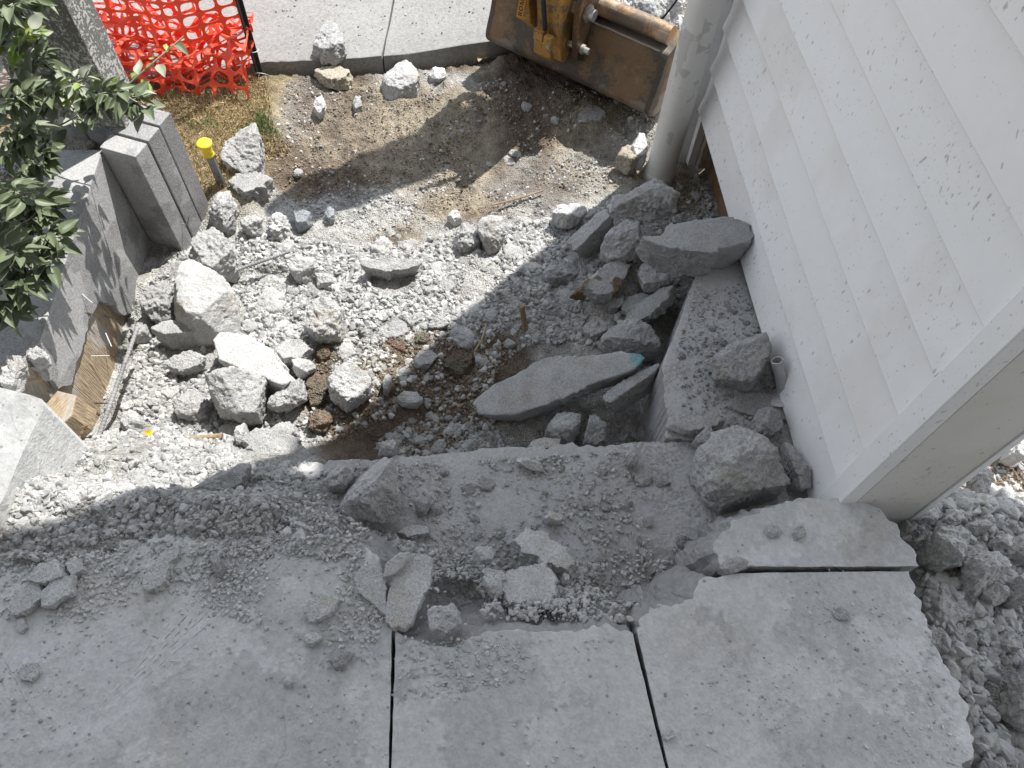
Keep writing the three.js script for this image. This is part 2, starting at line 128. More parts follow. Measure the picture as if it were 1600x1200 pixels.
{"l":"pointed white stone near the orange mesh corner","m":"b","t":0.06,"p":[-0.827,-0.37,-2.352,-0.824,-0.37,-2.412,-0.809,-0.37,-2.436,-0.776,-0.37,-2.365,-0.798,-0.37,-2.326],"bright":1},
{"l":"small pale stone left of the large pale rock","m":"b","t":0.05,"p":[-0.691,-0.38,-2.408,-0.686,-0.38,-2.469,-0.662,-0.38,-2.441,-0.647,-0.38,-2.398,-0.671,-0.38,-2.377]},
{"l":"pale flat stone lying in the shadow of the bucket","m":"s","t":0.05,"p":[0.187,-0.37,-2.435,0.219,-0.37,-2.491,0.264,-0.37,-2.492,0.291,-0.37,-2.454,0.254,-0.37,-2.409,0.212,-0.37,-2.408],"d":16},
{"l":"crumbly heap of broken concrete by the yellow capped peg","m":"b","t":0.15,"p":[-1.069,-0.34,-1.991,-1.089,-0.34,-2.087,-1.055,-0.34,-2.165,-0.994,-0.34,-2.178,-0.943,-0.34,-2.085,-0.934,-0.34,-1.998,-0.992,-0.34,-1.954],"d":24,"a":1.2},
{"l":"flat chunk below the crumbly heap by the peg","m":"s","t":0.07,"p":[-1.037,-0.34,-1.919,-1.012,-0.34,-1.965,-0.952,-0.34,-1.977,-0.902,-0.34,-1.957,-0.909,-0.34,-1.906,-0.974,-0.34,-1.881],"d":16,"a":1.2},
{"l":"long stone leaning by the foot of the yellow capped peg","m":"b","t":0.12,"p":[-1.062,-0.35,-1.769,-1.061,-0.35,-1.865,-1.025,-0.35,-1.88,-0.982,-0.35,-1.848,-0.979,-0.35,-1.765,-1.0,-0.35,-1.71,-1.039,-0.35,-1.73],"d":18,"a":1.3},
{"l":"lumpy white stone at the edge of the arm shadow","m":"b","t":0.08,"p":[-0.867,-0.38,-1.739,-0.867,-0.38,-1.798,-0.832,-0.38,-1.819,-0.795,-0.38,-1.781,-0.792,-0.38,-1.734,-0.829,-0.38,-1.708],"a":2},
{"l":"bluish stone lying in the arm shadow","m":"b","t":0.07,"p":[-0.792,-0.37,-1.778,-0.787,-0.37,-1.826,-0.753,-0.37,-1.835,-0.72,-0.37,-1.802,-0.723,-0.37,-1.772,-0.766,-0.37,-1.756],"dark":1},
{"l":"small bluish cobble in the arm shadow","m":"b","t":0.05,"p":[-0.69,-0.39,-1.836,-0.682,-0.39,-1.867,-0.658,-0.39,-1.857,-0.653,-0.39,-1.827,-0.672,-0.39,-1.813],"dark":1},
{"l":"stone below the long stone by the pier","m":"b","t":0.08,"p":[-0.959,-0.38,-1.76,-0.946,-0.38,-1.796,-0.896,-0.38,-1.789,-0.881,-0.38,-1.743,-0.912,-0.38,-1.717,-0.942,-0.38,-1.726],"a":1.4},
{"l":"yellowish rock at the left of the downpipe foot","m":"b","t":0.08,"p":[0.322,-0.35,-2.172,0.342,-0.35,-2.235,0.378,-0.35,-2.253,0.413,-0.35,-2.208,0.402,-0.35,-2.153,0.359,-0.35,-2.123],"tan":1},
{"l":"white rock beside the yellowish rock near the downpipe","m":"b","t":0.09,"p":[0.364,-0.34,-2.199,0.389,-0.34,-2.263,0.428,-0.34,-2.288,0.439,-0.34,-2.206,0.419,-0.34,-2.151,0.386,-0.34,-2.154],"bright":1},
{"l":"pale block in the sun left of the tilted slab","m":"b","t":0.07,"p":[0.093,-0.35,-1.865,0.109,-0.35,-1.921,0.147,-0.35,-1.931,0.185,-0.35,-1.898,0.173,-0.35,-1.849,0.125,-0.35,-1.832],"bright":1},
{"l":"flat pale block behind the tilted slab","m":"b","t":0.06,"p":[0.145,-0.35,-1.894,0.162,-0.35,-1.938,0.203,-0.35,-1.936,0.221,-0.35,-1.895,0.193,-0.35,-1.856,0.159,-0.35,-1.859],"bright":1},
{"l":"flat chip of concrete standing behind the tilted slab","m":"s","t":0.03,"p":[0.298,-0.312,-1.878,0.306,-0.286,-1.931,0.361,-0.284,-1.941,0.347,-0.3,-1.907,0.323,-0.316,-1.872],"bright":1},
{"l":"half shaded boulder on the shadow line in the pit","m":"b","t":0.09,"p":[0.071,-0.37,-1.618,0.097,-0.37,-1.664,0.139,-0.37,-1.685,0.187,-0.37,-1.661,0.179,-0.37,-1.617,0.125,-0.37,-1.585,0.087,-0.37,-1.587],"a":1.3},
{"l":"stone at the shadow corner of the brown soil","m":"b","t":0.05,"p":[-0.348,-0.4,-1.135,-0.328,-0.4,-1.159,-0.285,-0.4,-1.158,-0.262,-0.4,-1.133,-0.283,-0.4,-1.109,-0.325,-0.4,-1.11]},
{"l":"angular stone below the brown clods","m":"b","t":0.045,"p":[-0.311,-0.395,-1.259,-0.296,-0.395,-1.298,-0.257,-0.395,-1.311,-0.233,-0.395,-1.289,-0.244,-0.395,-1.25,-0.288,-0.395,-1.237]},
{"l":"small upright stone left of the angular stone","m":"b","t":0.05,"p":[-0.387,-0.39,-1.148,-0.388,-0.39,-1.203,-0.373,-0.39,-1.213,-0.362,-0.39,-1.177,-0.369,-0.39,-1.141]},
{"l":"dark hollow stone right of the middle rubble","m":"s","t":0.04,"p":[-0.278,-0.367,-1.378,-0.265,-0.355,-1.401,-0.236,-0.349,-1.414,-0.214,-0.361,-1.394,-0.233,-0.367,-1.382]},
{"l":"buried dusty slab in the centre of the pit","m":"s","t":0.06,"p":[-0.432,-0.375,-1.351,-0.409,-0.375,-1.403,-0.36,-0.375,-1.417,-0.331,-0.375,-1.379,-0.351,-0.375,-1.348,-0.399,-0.375,-1.334],"a":1.6},
{"l":"reddish brown clod in the middle of the rubble","m":"b","t":0.045,"p":[-0.413,-0.395,-1.318,-0.405,-0.395,-1.358,-0.372,-0.395,-1.37,-0.336,-0.395,-1.344,-0.335,-0.395,-1.305,-0.368,-0.395,-1.283],"a":1.6,"brown":1},
{"l":"brown clod right of the reddish brown clod","m":"b","t":0.045,"p":[-0.335,-0.395,-1.336,-0.319,-0.395,-1.37,-0.279,-0.395,-1.373,-0.261,-0.395,-1.345,-0.289,-0.395,-1.323],"a":1.6,"brown":1},
{"l":"brown soil clod on the shadow line with roots","m":"b","t":0.045,"p":[-0.221,-0.395,-1.25,-0.207,-0.395,-1.311,-0.159,-0.395,-1.339,-0.122,-0.395,-1.306,-0.133,-0.395,-1.264,-0.168,-0.395,-1.219],"a":1.6,"brown":1},
{"l":"brown clod left of the speckled hexagonal chunk","m":"b","t":0.045,"p":[-0.615,-0.395,-1.119,-0.622,-0.395,-1.194,-0.591,-0.395,-1.22,-0.562,-0.395,-1.187,-0.553,-0.395,-1.098,-0.583,-0.395,-1.073],"a":1.6,"brown":1},
{"l":"low brown clod under the speckled hexagonal chunk","m":"b","t":0.045,"p":[-0.593,-0.395,-1.029,-0.583,-0.395,-1.073,-0.537,-0.395,-1.082,-0.521,-0.395,-1.046,-0.542,-0.395,-1.008,-0.573,-0.395,-1.005],"a":1.6,"brown":1},
{"l":"brown clod beside the dark hollow in the middle rubble","m":"b","t":0.045,"p":[-0.622,-0.395,-1.276,-0.607,-0.395,-1.301,-0.575,-0.395,-1.292,-0.564,-0.395,-1.262,-0.596,-0.395,-1.243],"a":1.6,"brown":1},
{"l":"grey lump at the far left behind the concrete block","m":"b","t":0.06,"p":[-1.236,-0.02,-0.882,-1.239,-0.02,-0.928,-1.212,-0.02,-0.939,-1.183,-0.02,-0.905,-1.2,-0.02,-0.871],"a":1.8},
{"l":"dark edged lump behind the concrete block","m":"b","t":0.06,"p":[-1.235,-0.02,-0.919,-1.236,-0.02,-0.952,-1.204,-0.02,-0.959,-1.185,-0.02,-0.927,-1.202,-0.02,-0.907],"a":1.8},
{"l":"pebbly lump on the planter edge behind the concrete block","m":"b","t":0.06,"p":[-1.204,-0.02,-0.959,-1.199,-0.02,-0.988,-1.168,-0.02,-0.991,-1.149,-0.02,-0.96,-1.168,-0.02,-0.939],"a":1.8},
{"l":"large crumbly boulder right of the white wall corner","m":"b","t":0.2,"p":[0.976,-0.1,-0.648,1.004,-0.1,-0.688,1.055,-0.1,-0.711,1.097,-0.1,-0.695,1.081,-0.1,-0.647,1.06,-0.1,-0.611,1.008,-0.1,-0.605,0.982,-0.1,-0.621],"d":24,"a":1.3},
{"l":"cracked boulder below the large crumbly boulder","m":"b","t":0.18,"p":[1.063,-0.1,-0.612,1.094,-0.1,-0.651,1.141,-0.1,-0.66,1.168,-0.1,-0.634,1.172,-0.1,-0.597,1.127,-0.1,-0.578,1.091,-0.1,-0.551,1.063,-0.1,-0.559],"d":24,"a":1.3},
{"l":"rounded chunk right of the cracked boulder","m":"b","t":0.12,"p":[1.101,-0.12,-0.553,1.119,-0.12,-0.588,1.15,-0.12,-0.593,1.177,-0.12,-0.583,1.164,-0.12,-0.547,1.127,-0.12,-0.535],"a":1.2,"d":18},
{"l":"chunk at the right frame edge beside the rounded chunk","m":"b","t":0.12,"p":[1.169,-0.12,-0.543,1.183,-0.12,-0.593,1.216,-0.12,-0.613,1.232,-0.12,-0.592,1.214,-0.12,-0.546,1.186,-0.12,-0.534],"a":1.2,"d":18},
{"l":"flat lump below the cracked boulder in the right heap","m":"b","t":0.09,"p":[1.046,-0.15,-0.562,1.068,-0.15,-0.589,1.088,-0.15,-0.58,1.109,-0.15,-0.554,1.094,-0.15,-0.541,1.057,-0.15,-0.543],"a":1.5},
{"l":"pale stone on the sunlit ground behind the white wall","m":"b","t":0.08,"p":[1.379,-0.26,-1.001,1.408,-0.26,-1.053,1.448,-0.26,-1.066,1.454,-0.26,-1.027,1.415,-0.26,-0.984],"bright":1},
{"l":"sloping grey slab of rubble at the bottom right corner","m":"b","t":0.16,"p":[1.085,-0.12,-0.299,1.128,-0.12,-0.379,1.19,-0.12,-0.424,1.213,-0.12,-0.358,1.161,-0.12,-0.278,1.116,-0.12,-0.263],"a":1.3,"d":20},
{"l":"small wedge at the top of the right heap under the wall","m":"b","t":0.1,"p":[1.207,-0.18,-0.894,1.242,-0.18,-0.933,1.25,-0.18,-0.897,1.232,-0.18,-0.842,1.203,-0.18,-0.835],"a":1.5},
{"l":"big smooth lump at the right edge of the right heap","m":"b","t":0.12,"p":[1.227,-0.15,-0.671,1.259,-0.15,-0.73,1.302,-0.15,-0.741,1.311,-0.15,-0.693,1.26,-0.15,-0.649],"a":1.3},
{"l":"chunk touching the near corner of the white wall","m":"b","t":0.08,"p":[0.999,-0.12,-0.724,1.015,-0.12,-0.758,1.049,-0.12,-0.774,1.052,-0.12,-0.741,1.025,-0.12,-0.716],"a":1.6},
{"l":"flat chunk behind the large crumbly boulder","m":"b","t":0.08,"p":[1.105,-0.12,-0.716,1.131,-0.12,-0.742,1.167,-0.12,-0.745,1.178,-0.12,-0.724,1.142,-0.12,-0.705],"a":1.6},
{"l":"knobbly chunk behind the large crumbly boulder","m":"b","t":0.08,"p":[1.064,-0.12,-0.737,1.088,-0.12,-0.772,1.115,-0.12,-0.766,1.11,-0.12,-0.736,1.082,-0.12,-0.72],"a":1.6},
{"l":"chunk right above the cracked boulder","m":"b","t":0.08,"p":[1.173,-0.12,-0.688,1.198,-0.12,-0.714,1.219,-0.12,-0.704,1.206,-0.12,-0.675,1.18,-0.12,-0.67],"a":1.6},
{"l":"stone lower in the right heap near the slab edge","m":"b","t":0.08,"p":[1.056,-0.12,-0.456,1.083,-0.12,-0.479,1.109,-0.12,-0.467,1.094,-0.12,-0.438,1.065,-0.12,-0.436],"a":1.6},
{"l":"stone lower in the right heap near the frame edge","m":"b","t":0.08,"p":[1.122,-0.12,-0.461,1.15,-0.12,-0.484,1.173,-0.12,-0.464,1.151,-0.12,-0.435,1.122,-0.12,-0.436],"a":1.6},
{"l":"bright boulder left in the pile behind the excavator bucket","m":"b","t":0.16,"p":[0.262,-0.28,-2.912,0.276,-0.28,-3.024,0.312,-0.28,-3.097,0.348,-0.28,-3.01,0.342,-0.28,-2.93,0.302,-0.28,-2.882],"d":18,"a":1.6,"bright":1},
{"l":"large dark grey boulder in the pile behind the excavator bucket","m":"b","t":0.16,"p":[0.354,-0.28,-2.88,0.383,-0.28,-3.005,0.438,-0.28,-3.066,0.482,-0.28,-3.017,0.499,-0.28,-2.918,0.457,-0.28,-2.84,0.392,-0.28,-2.841],"d":18,"a":1.6},
{"l":"white boulder by the downpipe behind the excavator bucket","m":"b","t":0.16,"p":[0.528,-0.28,-2.987,0.546,-0.28,-3.078,0.594,-0.28,-3.121,0.6,-0.28,-3.031,0.567,-0.28,-2.956],"d":18,"a":1.6,"bright":1},
{"l":"small smooth stone under the thin rod behind the bucket","m":"b","t":0.16,"p":[0.486,-0.28,-2.852,0.515,-0.28,-2.915,0.546,-0.28,-2.901,0.542,-0.28,-2.837,0.505,-0.28,-2.812],"d":18,"a":1.6},
{"l":"grey stone at the top frame edge behind the bucket","m":"b","t":0.16,"p":[0.384,-0.28,-3.059,0.4,-0.28,-3.177,0.469,-0.28,-3.185,0.479,-0.28,-3.089,0.437,-0.28,-3.038],"d":18,"a":1.6},
{"l":"small white stone touching the downpipe behind the bucket","m":"b","t":0.16,"p":[0.541,-0.28,-2.816,0.56,-0.28,-2.882,0.582,-0.28,-2.888,0.566,-0.28,-2.802],"d":18,"a":1.6,"bright":1}
];
const STEMS = [{"p":[-1.464,0.0,-1.651,-1.29,0.12,-1.636,-1.14,0.2,-1.645,-1.037,0.27,-1.677,-0.924,0.33,-1.766],"n":11,"L":0.062,"f":0.45},{"p":[-1.358,0.1,-1.601,-1.217,0.2,-1.561,-1.123,0.25,-1.571,-1.023,0.28,-1.581,-0.964,0.26,-1.551],"n":17,"L":0.06,"f":0.0},{"p":[-1.449,0.05,-1.584,-1.299,0.2,-1.577,-1.198,0.28,-1.588,-1.128,0.32,-1.58],"n":15,"L":0.055,"f":0.3},{"p":[-1.525,0.05,-1.682,-1.364,0.25,-1.635,-1.297,0.35,-1.66,-1.249,0.4,-1.644],"n":14,"L":0.06,"f":0.45},{"p":[-1.492,0.2,-1.714,-1.406,0.3,-1.721,-1.333,0.4,-1.714,-1.305,0.45,-1.731],"n":13,"L":0.06,"f":0.5},{"p":[-1.521,-0.0,-1.606,-1.377,0.15,-1.579,-1.266,0.25,-1.557,-1.194,0.3,-1.538],"n":16,"L":0.055,"f":0.1},{"p":[-1.452,0.02,-1.464,-1.334,0.12,-1.432,-1.263,0.18,-1.434,-1.226,0.2,-1.45],"n":15,"L":0.055,"f":0.1},{"p":[-1.405,0.02,-1.349,-1.304,0.1,-1.328,-1.22,0.15,-1.305,-1.162,0.17,-1.285],"n":14,"L":0.055,"f":0.25},{"p":[-1.352,0.03,-1.233,-1.262,0.1,-1.223,-1.194,0.14,-1.225,-1.135,0.14,-1.215],"n":15,"L":0.06,"f":0.1},{"p":[-1.334,0.03,-1.149,-1.245,0.1,-1.141,-1.187,0.13,-1.151,-1.145,0.12,-1.153],"n":14,"L":0.06,"f":0.05},{"p":[-1.302,0.03,-1.071,-1.233,0.1,-1.072,-1.19,0.13,-1.081,-1.165,0.12,-1.062],"n":13,"L":0.06,"f":0.05},{"p":[-1.474,0.02,-1.39,-1.278,0.2,-1.276,-1.184,0.28,-1.226,-1.131,0.3,-1.191],"n":14,"L":0.06,"f":0.3},{"p":[-1.55,0.05,-1.653,-1.297,0.3,-1.455,-1.186,0.4,-1.388,-1.133,0.42,-1.391],"n":15,"L":0.055,"f":0.2},{"p":[-1.487,0.05,-1.504,-1.277,0.25,-1.378,-1.221,0.3,-1.383,-1.172,0.33,-1.375],"n":15,"L":0.055,"f":0.05},{"p":[-1.408,0.02,-1.193,-1.264,0.15,-1.137,-1.199,0.2,-1.119,-1.163,0.2,-1.103],"n":13,"L":0.06,"f":0.1},{"p":[-1.326,0.0,-1.051,-1.245,0.08,-1.038,-1.211,0.1,-1.035,-1.201,0.08,-1.023],"n":9,"L":0.055,"f":0.0},{"p":[-1.465,0.3,-1.741,-1.289,0.45,-1.615,-1.217,0.5,-1.596,-1.174,0.5,-1.639],"n":12,"L":0.06,"f":0.6},{"p":[-1.377,0.15,-1.579,-1.257,0.3,-1.556,-1.23,0.35,-1.591,-1.216,0.36,-1.617],"n":11,"L":0.055,"f":0.3},{"p":[-1.422,0.05,-1.389,-1.285,0.12,-1.267,-1.213,0.16,-1.257,-1.189,0.18,-1.327],"n":13,"L":0.055,"f":0.2},{"p":[-1.176,0.22,-1.591,-1.119,0.27,-1.584,-1.043,0.3,-1.566,-0.984,0.3,-1.535],"n":10,"L":0.055,"f":0.0}];
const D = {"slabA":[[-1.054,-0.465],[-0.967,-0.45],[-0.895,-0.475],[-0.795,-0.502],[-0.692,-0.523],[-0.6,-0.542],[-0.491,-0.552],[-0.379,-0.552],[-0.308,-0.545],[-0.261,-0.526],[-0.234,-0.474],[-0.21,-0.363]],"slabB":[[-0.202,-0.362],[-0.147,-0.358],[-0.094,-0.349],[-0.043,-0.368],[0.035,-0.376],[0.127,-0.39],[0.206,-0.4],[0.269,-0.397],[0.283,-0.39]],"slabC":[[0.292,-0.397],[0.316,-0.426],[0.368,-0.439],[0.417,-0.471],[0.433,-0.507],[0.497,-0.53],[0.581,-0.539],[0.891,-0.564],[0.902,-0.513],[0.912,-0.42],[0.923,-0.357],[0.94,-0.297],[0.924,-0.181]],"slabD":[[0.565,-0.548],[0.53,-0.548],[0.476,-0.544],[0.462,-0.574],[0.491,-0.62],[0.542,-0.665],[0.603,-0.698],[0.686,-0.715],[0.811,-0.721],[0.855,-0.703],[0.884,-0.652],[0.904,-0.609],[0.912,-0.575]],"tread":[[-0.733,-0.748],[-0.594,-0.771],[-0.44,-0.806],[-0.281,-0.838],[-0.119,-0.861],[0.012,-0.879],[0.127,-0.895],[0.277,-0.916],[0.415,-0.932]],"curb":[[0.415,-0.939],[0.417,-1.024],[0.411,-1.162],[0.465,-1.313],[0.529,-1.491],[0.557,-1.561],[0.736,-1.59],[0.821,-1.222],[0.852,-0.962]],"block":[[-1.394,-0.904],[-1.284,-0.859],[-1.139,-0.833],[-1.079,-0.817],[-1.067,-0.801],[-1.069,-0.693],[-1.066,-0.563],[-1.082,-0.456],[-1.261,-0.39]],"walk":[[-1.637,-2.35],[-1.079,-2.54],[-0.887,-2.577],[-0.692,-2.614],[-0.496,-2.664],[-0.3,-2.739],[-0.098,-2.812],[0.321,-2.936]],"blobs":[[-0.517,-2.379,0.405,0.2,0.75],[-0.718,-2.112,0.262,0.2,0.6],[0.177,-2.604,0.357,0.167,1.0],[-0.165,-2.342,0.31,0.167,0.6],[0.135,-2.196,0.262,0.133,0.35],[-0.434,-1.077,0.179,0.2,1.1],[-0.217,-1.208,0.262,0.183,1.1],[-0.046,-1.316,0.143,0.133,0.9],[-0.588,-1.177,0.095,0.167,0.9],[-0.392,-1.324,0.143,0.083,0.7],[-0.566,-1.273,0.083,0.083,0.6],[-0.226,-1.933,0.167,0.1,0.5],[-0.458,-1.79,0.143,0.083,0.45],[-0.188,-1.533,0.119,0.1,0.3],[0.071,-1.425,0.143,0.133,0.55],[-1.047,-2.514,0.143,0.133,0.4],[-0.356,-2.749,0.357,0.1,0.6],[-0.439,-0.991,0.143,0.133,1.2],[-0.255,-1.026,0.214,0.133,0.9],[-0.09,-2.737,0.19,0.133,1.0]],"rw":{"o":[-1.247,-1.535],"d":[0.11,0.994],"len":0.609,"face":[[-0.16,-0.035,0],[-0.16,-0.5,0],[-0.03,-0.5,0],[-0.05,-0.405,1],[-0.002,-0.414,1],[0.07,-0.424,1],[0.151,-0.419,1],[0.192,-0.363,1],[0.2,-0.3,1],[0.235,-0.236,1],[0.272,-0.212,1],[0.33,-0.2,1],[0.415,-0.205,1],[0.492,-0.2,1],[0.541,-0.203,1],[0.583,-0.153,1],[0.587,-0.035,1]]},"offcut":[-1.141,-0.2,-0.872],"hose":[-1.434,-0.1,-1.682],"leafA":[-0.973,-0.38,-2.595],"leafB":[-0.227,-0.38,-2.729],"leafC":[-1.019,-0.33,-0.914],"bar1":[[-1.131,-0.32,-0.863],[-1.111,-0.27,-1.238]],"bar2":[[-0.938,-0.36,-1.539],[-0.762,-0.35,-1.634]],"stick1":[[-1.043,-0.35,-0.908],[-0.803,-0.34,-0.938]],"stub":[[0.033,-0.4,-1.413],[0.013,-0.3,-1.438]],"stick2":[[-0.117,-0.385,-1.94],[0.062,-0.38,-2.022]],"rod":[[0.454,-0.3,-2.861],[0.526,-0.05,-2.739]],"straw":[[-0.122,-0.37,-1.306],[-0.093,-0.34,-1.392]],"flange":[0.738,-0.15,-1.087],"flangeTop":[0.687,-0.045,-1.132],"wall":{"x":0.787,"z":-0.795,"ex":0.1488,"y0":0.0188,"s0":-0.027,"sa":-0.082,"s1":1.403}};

// ---------------------------------------------------------------- helpers
function rng(a) { return () => { a |= 0; a = a + 0x6D2B79F5 | 0; let t = Math.imul(a ^ a >>> 15, 1 | a); t = t + Math.imul(t ^ t >>> 7, 61 | t) ^ t; return ((t ^ t >>> 14) >>> 0) / 4294967296; }; }
const hash = (x, y, z) => { let n = Math.imul(x, 374761393) ^ Math.imul(y, 668265263) ^ Math.imul(z, 1274126177); n = Math.imul(n ^ n >>> 13, 1103515245); n ^= n >>> 16; return (n >>> 0) / 4294967296; };
function noise(x, y, z = 0) {
  const xi = Math.floor(x), yi = Math.floor(y), zi = Math.floor(z);
  let u = x - xi, v = y - yi, w = z - zi; u = u * u * (3 - 2 * u); v = v * v * (3 - 2 * v); w = w * w * (3 - 2 * w);
  const L = (a, b, t) => a + (b - a) * t;
  return L(L(L(hash(xi, yi, zi), hash(xi + 1, yi, zi), u), L(hash(xi, yi + 1, zi), hash(xi + 1, yi + 1, zi), u), v), L(L(hash(xi, yi, zi + 1), hash(xi + 1, yi, zi + 1), u), L(hash(xi, yi + 1, zi + 1), hash(xi + 1, yi + 1, zi + 1), u), v), w) * 2 - 1;
}
function fbm(x, y, z, o = 4) { let s = 0, a = 0.5; for (let i = 0; i < o; i++) { s += a * noise(x, y, z); x = x * 2.03 + 5.1; y = y * 2.03 + 1.7; z = z * 2.03 + 3.3; a *= 0.5; } return s; }
const sm = (a, b, x) => { const t = Math.min(1, Math.max(0, (x - a) / (b - a))); return t * t * (3 - 2 * t); };
const mix = (a, b, t) => a + (b - a) * t;
// periodic noise for textures: u, v in [0,1), p = cells per tile
function pn(u, v, p, s) {
  const x = u * p, y = v * p, xi = Math.floor(x), yi = Math.floor(y); let a = x - xi, b = y - yi; a = a * a * (3 - 2 * a); b = b * b * (3 - 2 * b);
  const w = (n) => ((n % p) + p) % p, x0 = w(xi), x1 = w(xi + 1), y0 = w(yi), y1 = w(yi + 1);
  return mix(mix(hash(x0, y0, s), hash(x1, y0, s), a), mix(hash(x0, y1, s), hash(x1, y1, s), a), b) * 2 - 1;
}
const pf = (u, v, p, s, o = 4) => { let r = 0, a = 0.5; for (let i = 0; i < o; i++) { r += a * pn(u, v, p, s + i * 7); p *= 2; a *= 0.5; } return r; };
// periodic cells: distance to the nearest point, its id
function cell(u, v, p, s) {
  const x = u * p, y = v * p, xi = Math.floor(x), yi = Math.floor(y); let best = 9, id = 0, second = 9;
  for (let j = -1; j < 2; j++) for (let i = -1; i < 2; i++) {
    const cx = ((xi + i) % p + p) % p, cy = ((yi + j) % p + p) % p;
    const dx = xi + i + 0.15 + 0.7 * hash(cx, cy, s) - x, dy = yi + j + 0.15 + 0.7 * hash(cx, cy, s + 1) - y, q = Math.sqrt(dx * dx + dy * dy);
    if (q < best) { second = best; best = q; id = hash(cx, cy, s + 2); } else if (q < second) second = q;
  }
  return [best, id, second];
}
const toS = (c) => 255 * (c <= 0.0031308 ? 12.92 * c : 1.055 * Math.pow(Math.min(1, c), 1 / 2.4) - 0.055);
function tex(n, fn) { // fn(u, v) -> [r, g, b, height]; linear colours, height 0..1
  const a = new Uint8Array(n * n * 4), b = new Uint8Array(n * n * 4);
  for (let j = 0; j < n; j++) for (let i = 0; i < n; i++) {
    const [r, g, bl, h] = fn((i + 0.5) / n, (j + 0.5) / n), o = (j * n + i) * 4;
    a[o] = toS(Math.max(0, r)); a[o + 1] = toS(Math.max(0, g)); a[o + 2] = toS(Math.max(0, bl)); a[o + 3] = 255;
    b[o] = b[o + 1] = b[o + 2] = Math.max(0, Math.min(255, h * 255)); b[o + 3] = 255;
  }
  const mk = (d, s) => { const t = new THREE.DataTexture(d, n, n, THREE.RGBAFormat); t.wrapS = t.wrapT = THREE.RepeatWrapping; t.magFilter = THREE.LinearFilter; t.minFilter = THREE.LinearMipmapLinearFilter; t.generateMipmaps = true; if (s) t.colorSpace = THREE.SRGBColorSpace; t.needsUpdate = true; return t; };
  return [mk(a, true), mk(b, false)];
}
function mat([map, bump], bumpScale, o = {}) { return new THREE.MeshStandardMaterial({ map, bumpMap: bump, bumpScale, roughness: 0.95, metalness: 0, ...o }); }

const taken = {};
function numbered(n) { const k = taken[n] = (taken[n] ?? -1) + 1; return k ? n + '_' + String(k).padStart(3, '0') : n; }
function shadow(o) { o.traverse((m) => { if (m.isMesh) { m.castShadow = true; m.receiveShadow = true; } }); return o; }
function tag(o, label, category, group, kind) { if (label) o.userData.label = label; if (category) o.userData.category = category; if (group) o.userData.group = group; if (kind) o.userData.kind = kind; return o; }
function thing(name, label, category, group) { const g = new THREE.Group(); g.name = numbered(name); scene.add(g); return tag(g, label, category, group); }
function mesh(name, geo, m, parent, top) { const o = new THREE.Mesh(geo, m); o.name = top ? numbered(name) : name; o.castShadow = o.receiveShadow = true; (parent || scene).add(o); return o; }
// uv in tiles of `s` metres from the dominant axis of each face
function boxUV(g, s, ox = 0, oy = 0) {
  const ng = g.index ? g.toNonIndexed() : g; if (!ng.attributes.normal) ng.computeVertexNormals();
  const p = ng.attributes.position, n = p.count, uv = new Float32Array(n * 2), a = new THREE.Vector3(), b = new THREE.Vector3(), c = new THREE.Vector3();
  for (let i = 0; i < n; i += 3) {
    a.fromBufferAttribute(p, i); b.fromBufferAttribute(p, i + 1); c.fromBufferAttribute(p, i + 2);
    const N = b.clone().sub(a).cross(c.clone().sub(a)); const X = Math.abs(N.x), Y = Math.abs(N.y), Z = Math.abs(N.z);
    [a, b, c].forEach((v, k) => { const [q, r] = Y >= X && Y >= Z ? [v.x, v.z] : X >= Z ? [v.z, v.y] : [v.x, v.y]; uv[(i + k) * 2] = q / s + ox; uv[(i + k) * 2 + 1] = r / s + oy; });
  }
  ng.setAttribute('uv', new THREE.BufferAttribute(uv, 2)); return ng;
}
function box(x0, x1, y0, y1, z0, z1, r = 0) {
  const g = r ? new RoundedBoxGeometry(x1 - x0, y1 - y0, z1 - z0, 2, r) : new THREE.BoxGeometry(x1 - x0, y1 - y0, z1 - z0);
  g.translate((x0 + x1) / 2, (y0 + y1) / 2, (z0 + z1) / 2); return g;
}
function ext(pts, depth, bevel = 0.003) { const s = new THREE.Shape(pts.map((p) => new THREE.Vector2(p[0], p[1]))); return new THREE.ExtrudeGeometry(s, { depth, bevelEnabled: bevel > 0, bevelSize: bevel, bevelThickness: bevel, bevelSegments: 2, steps: 1 }); }

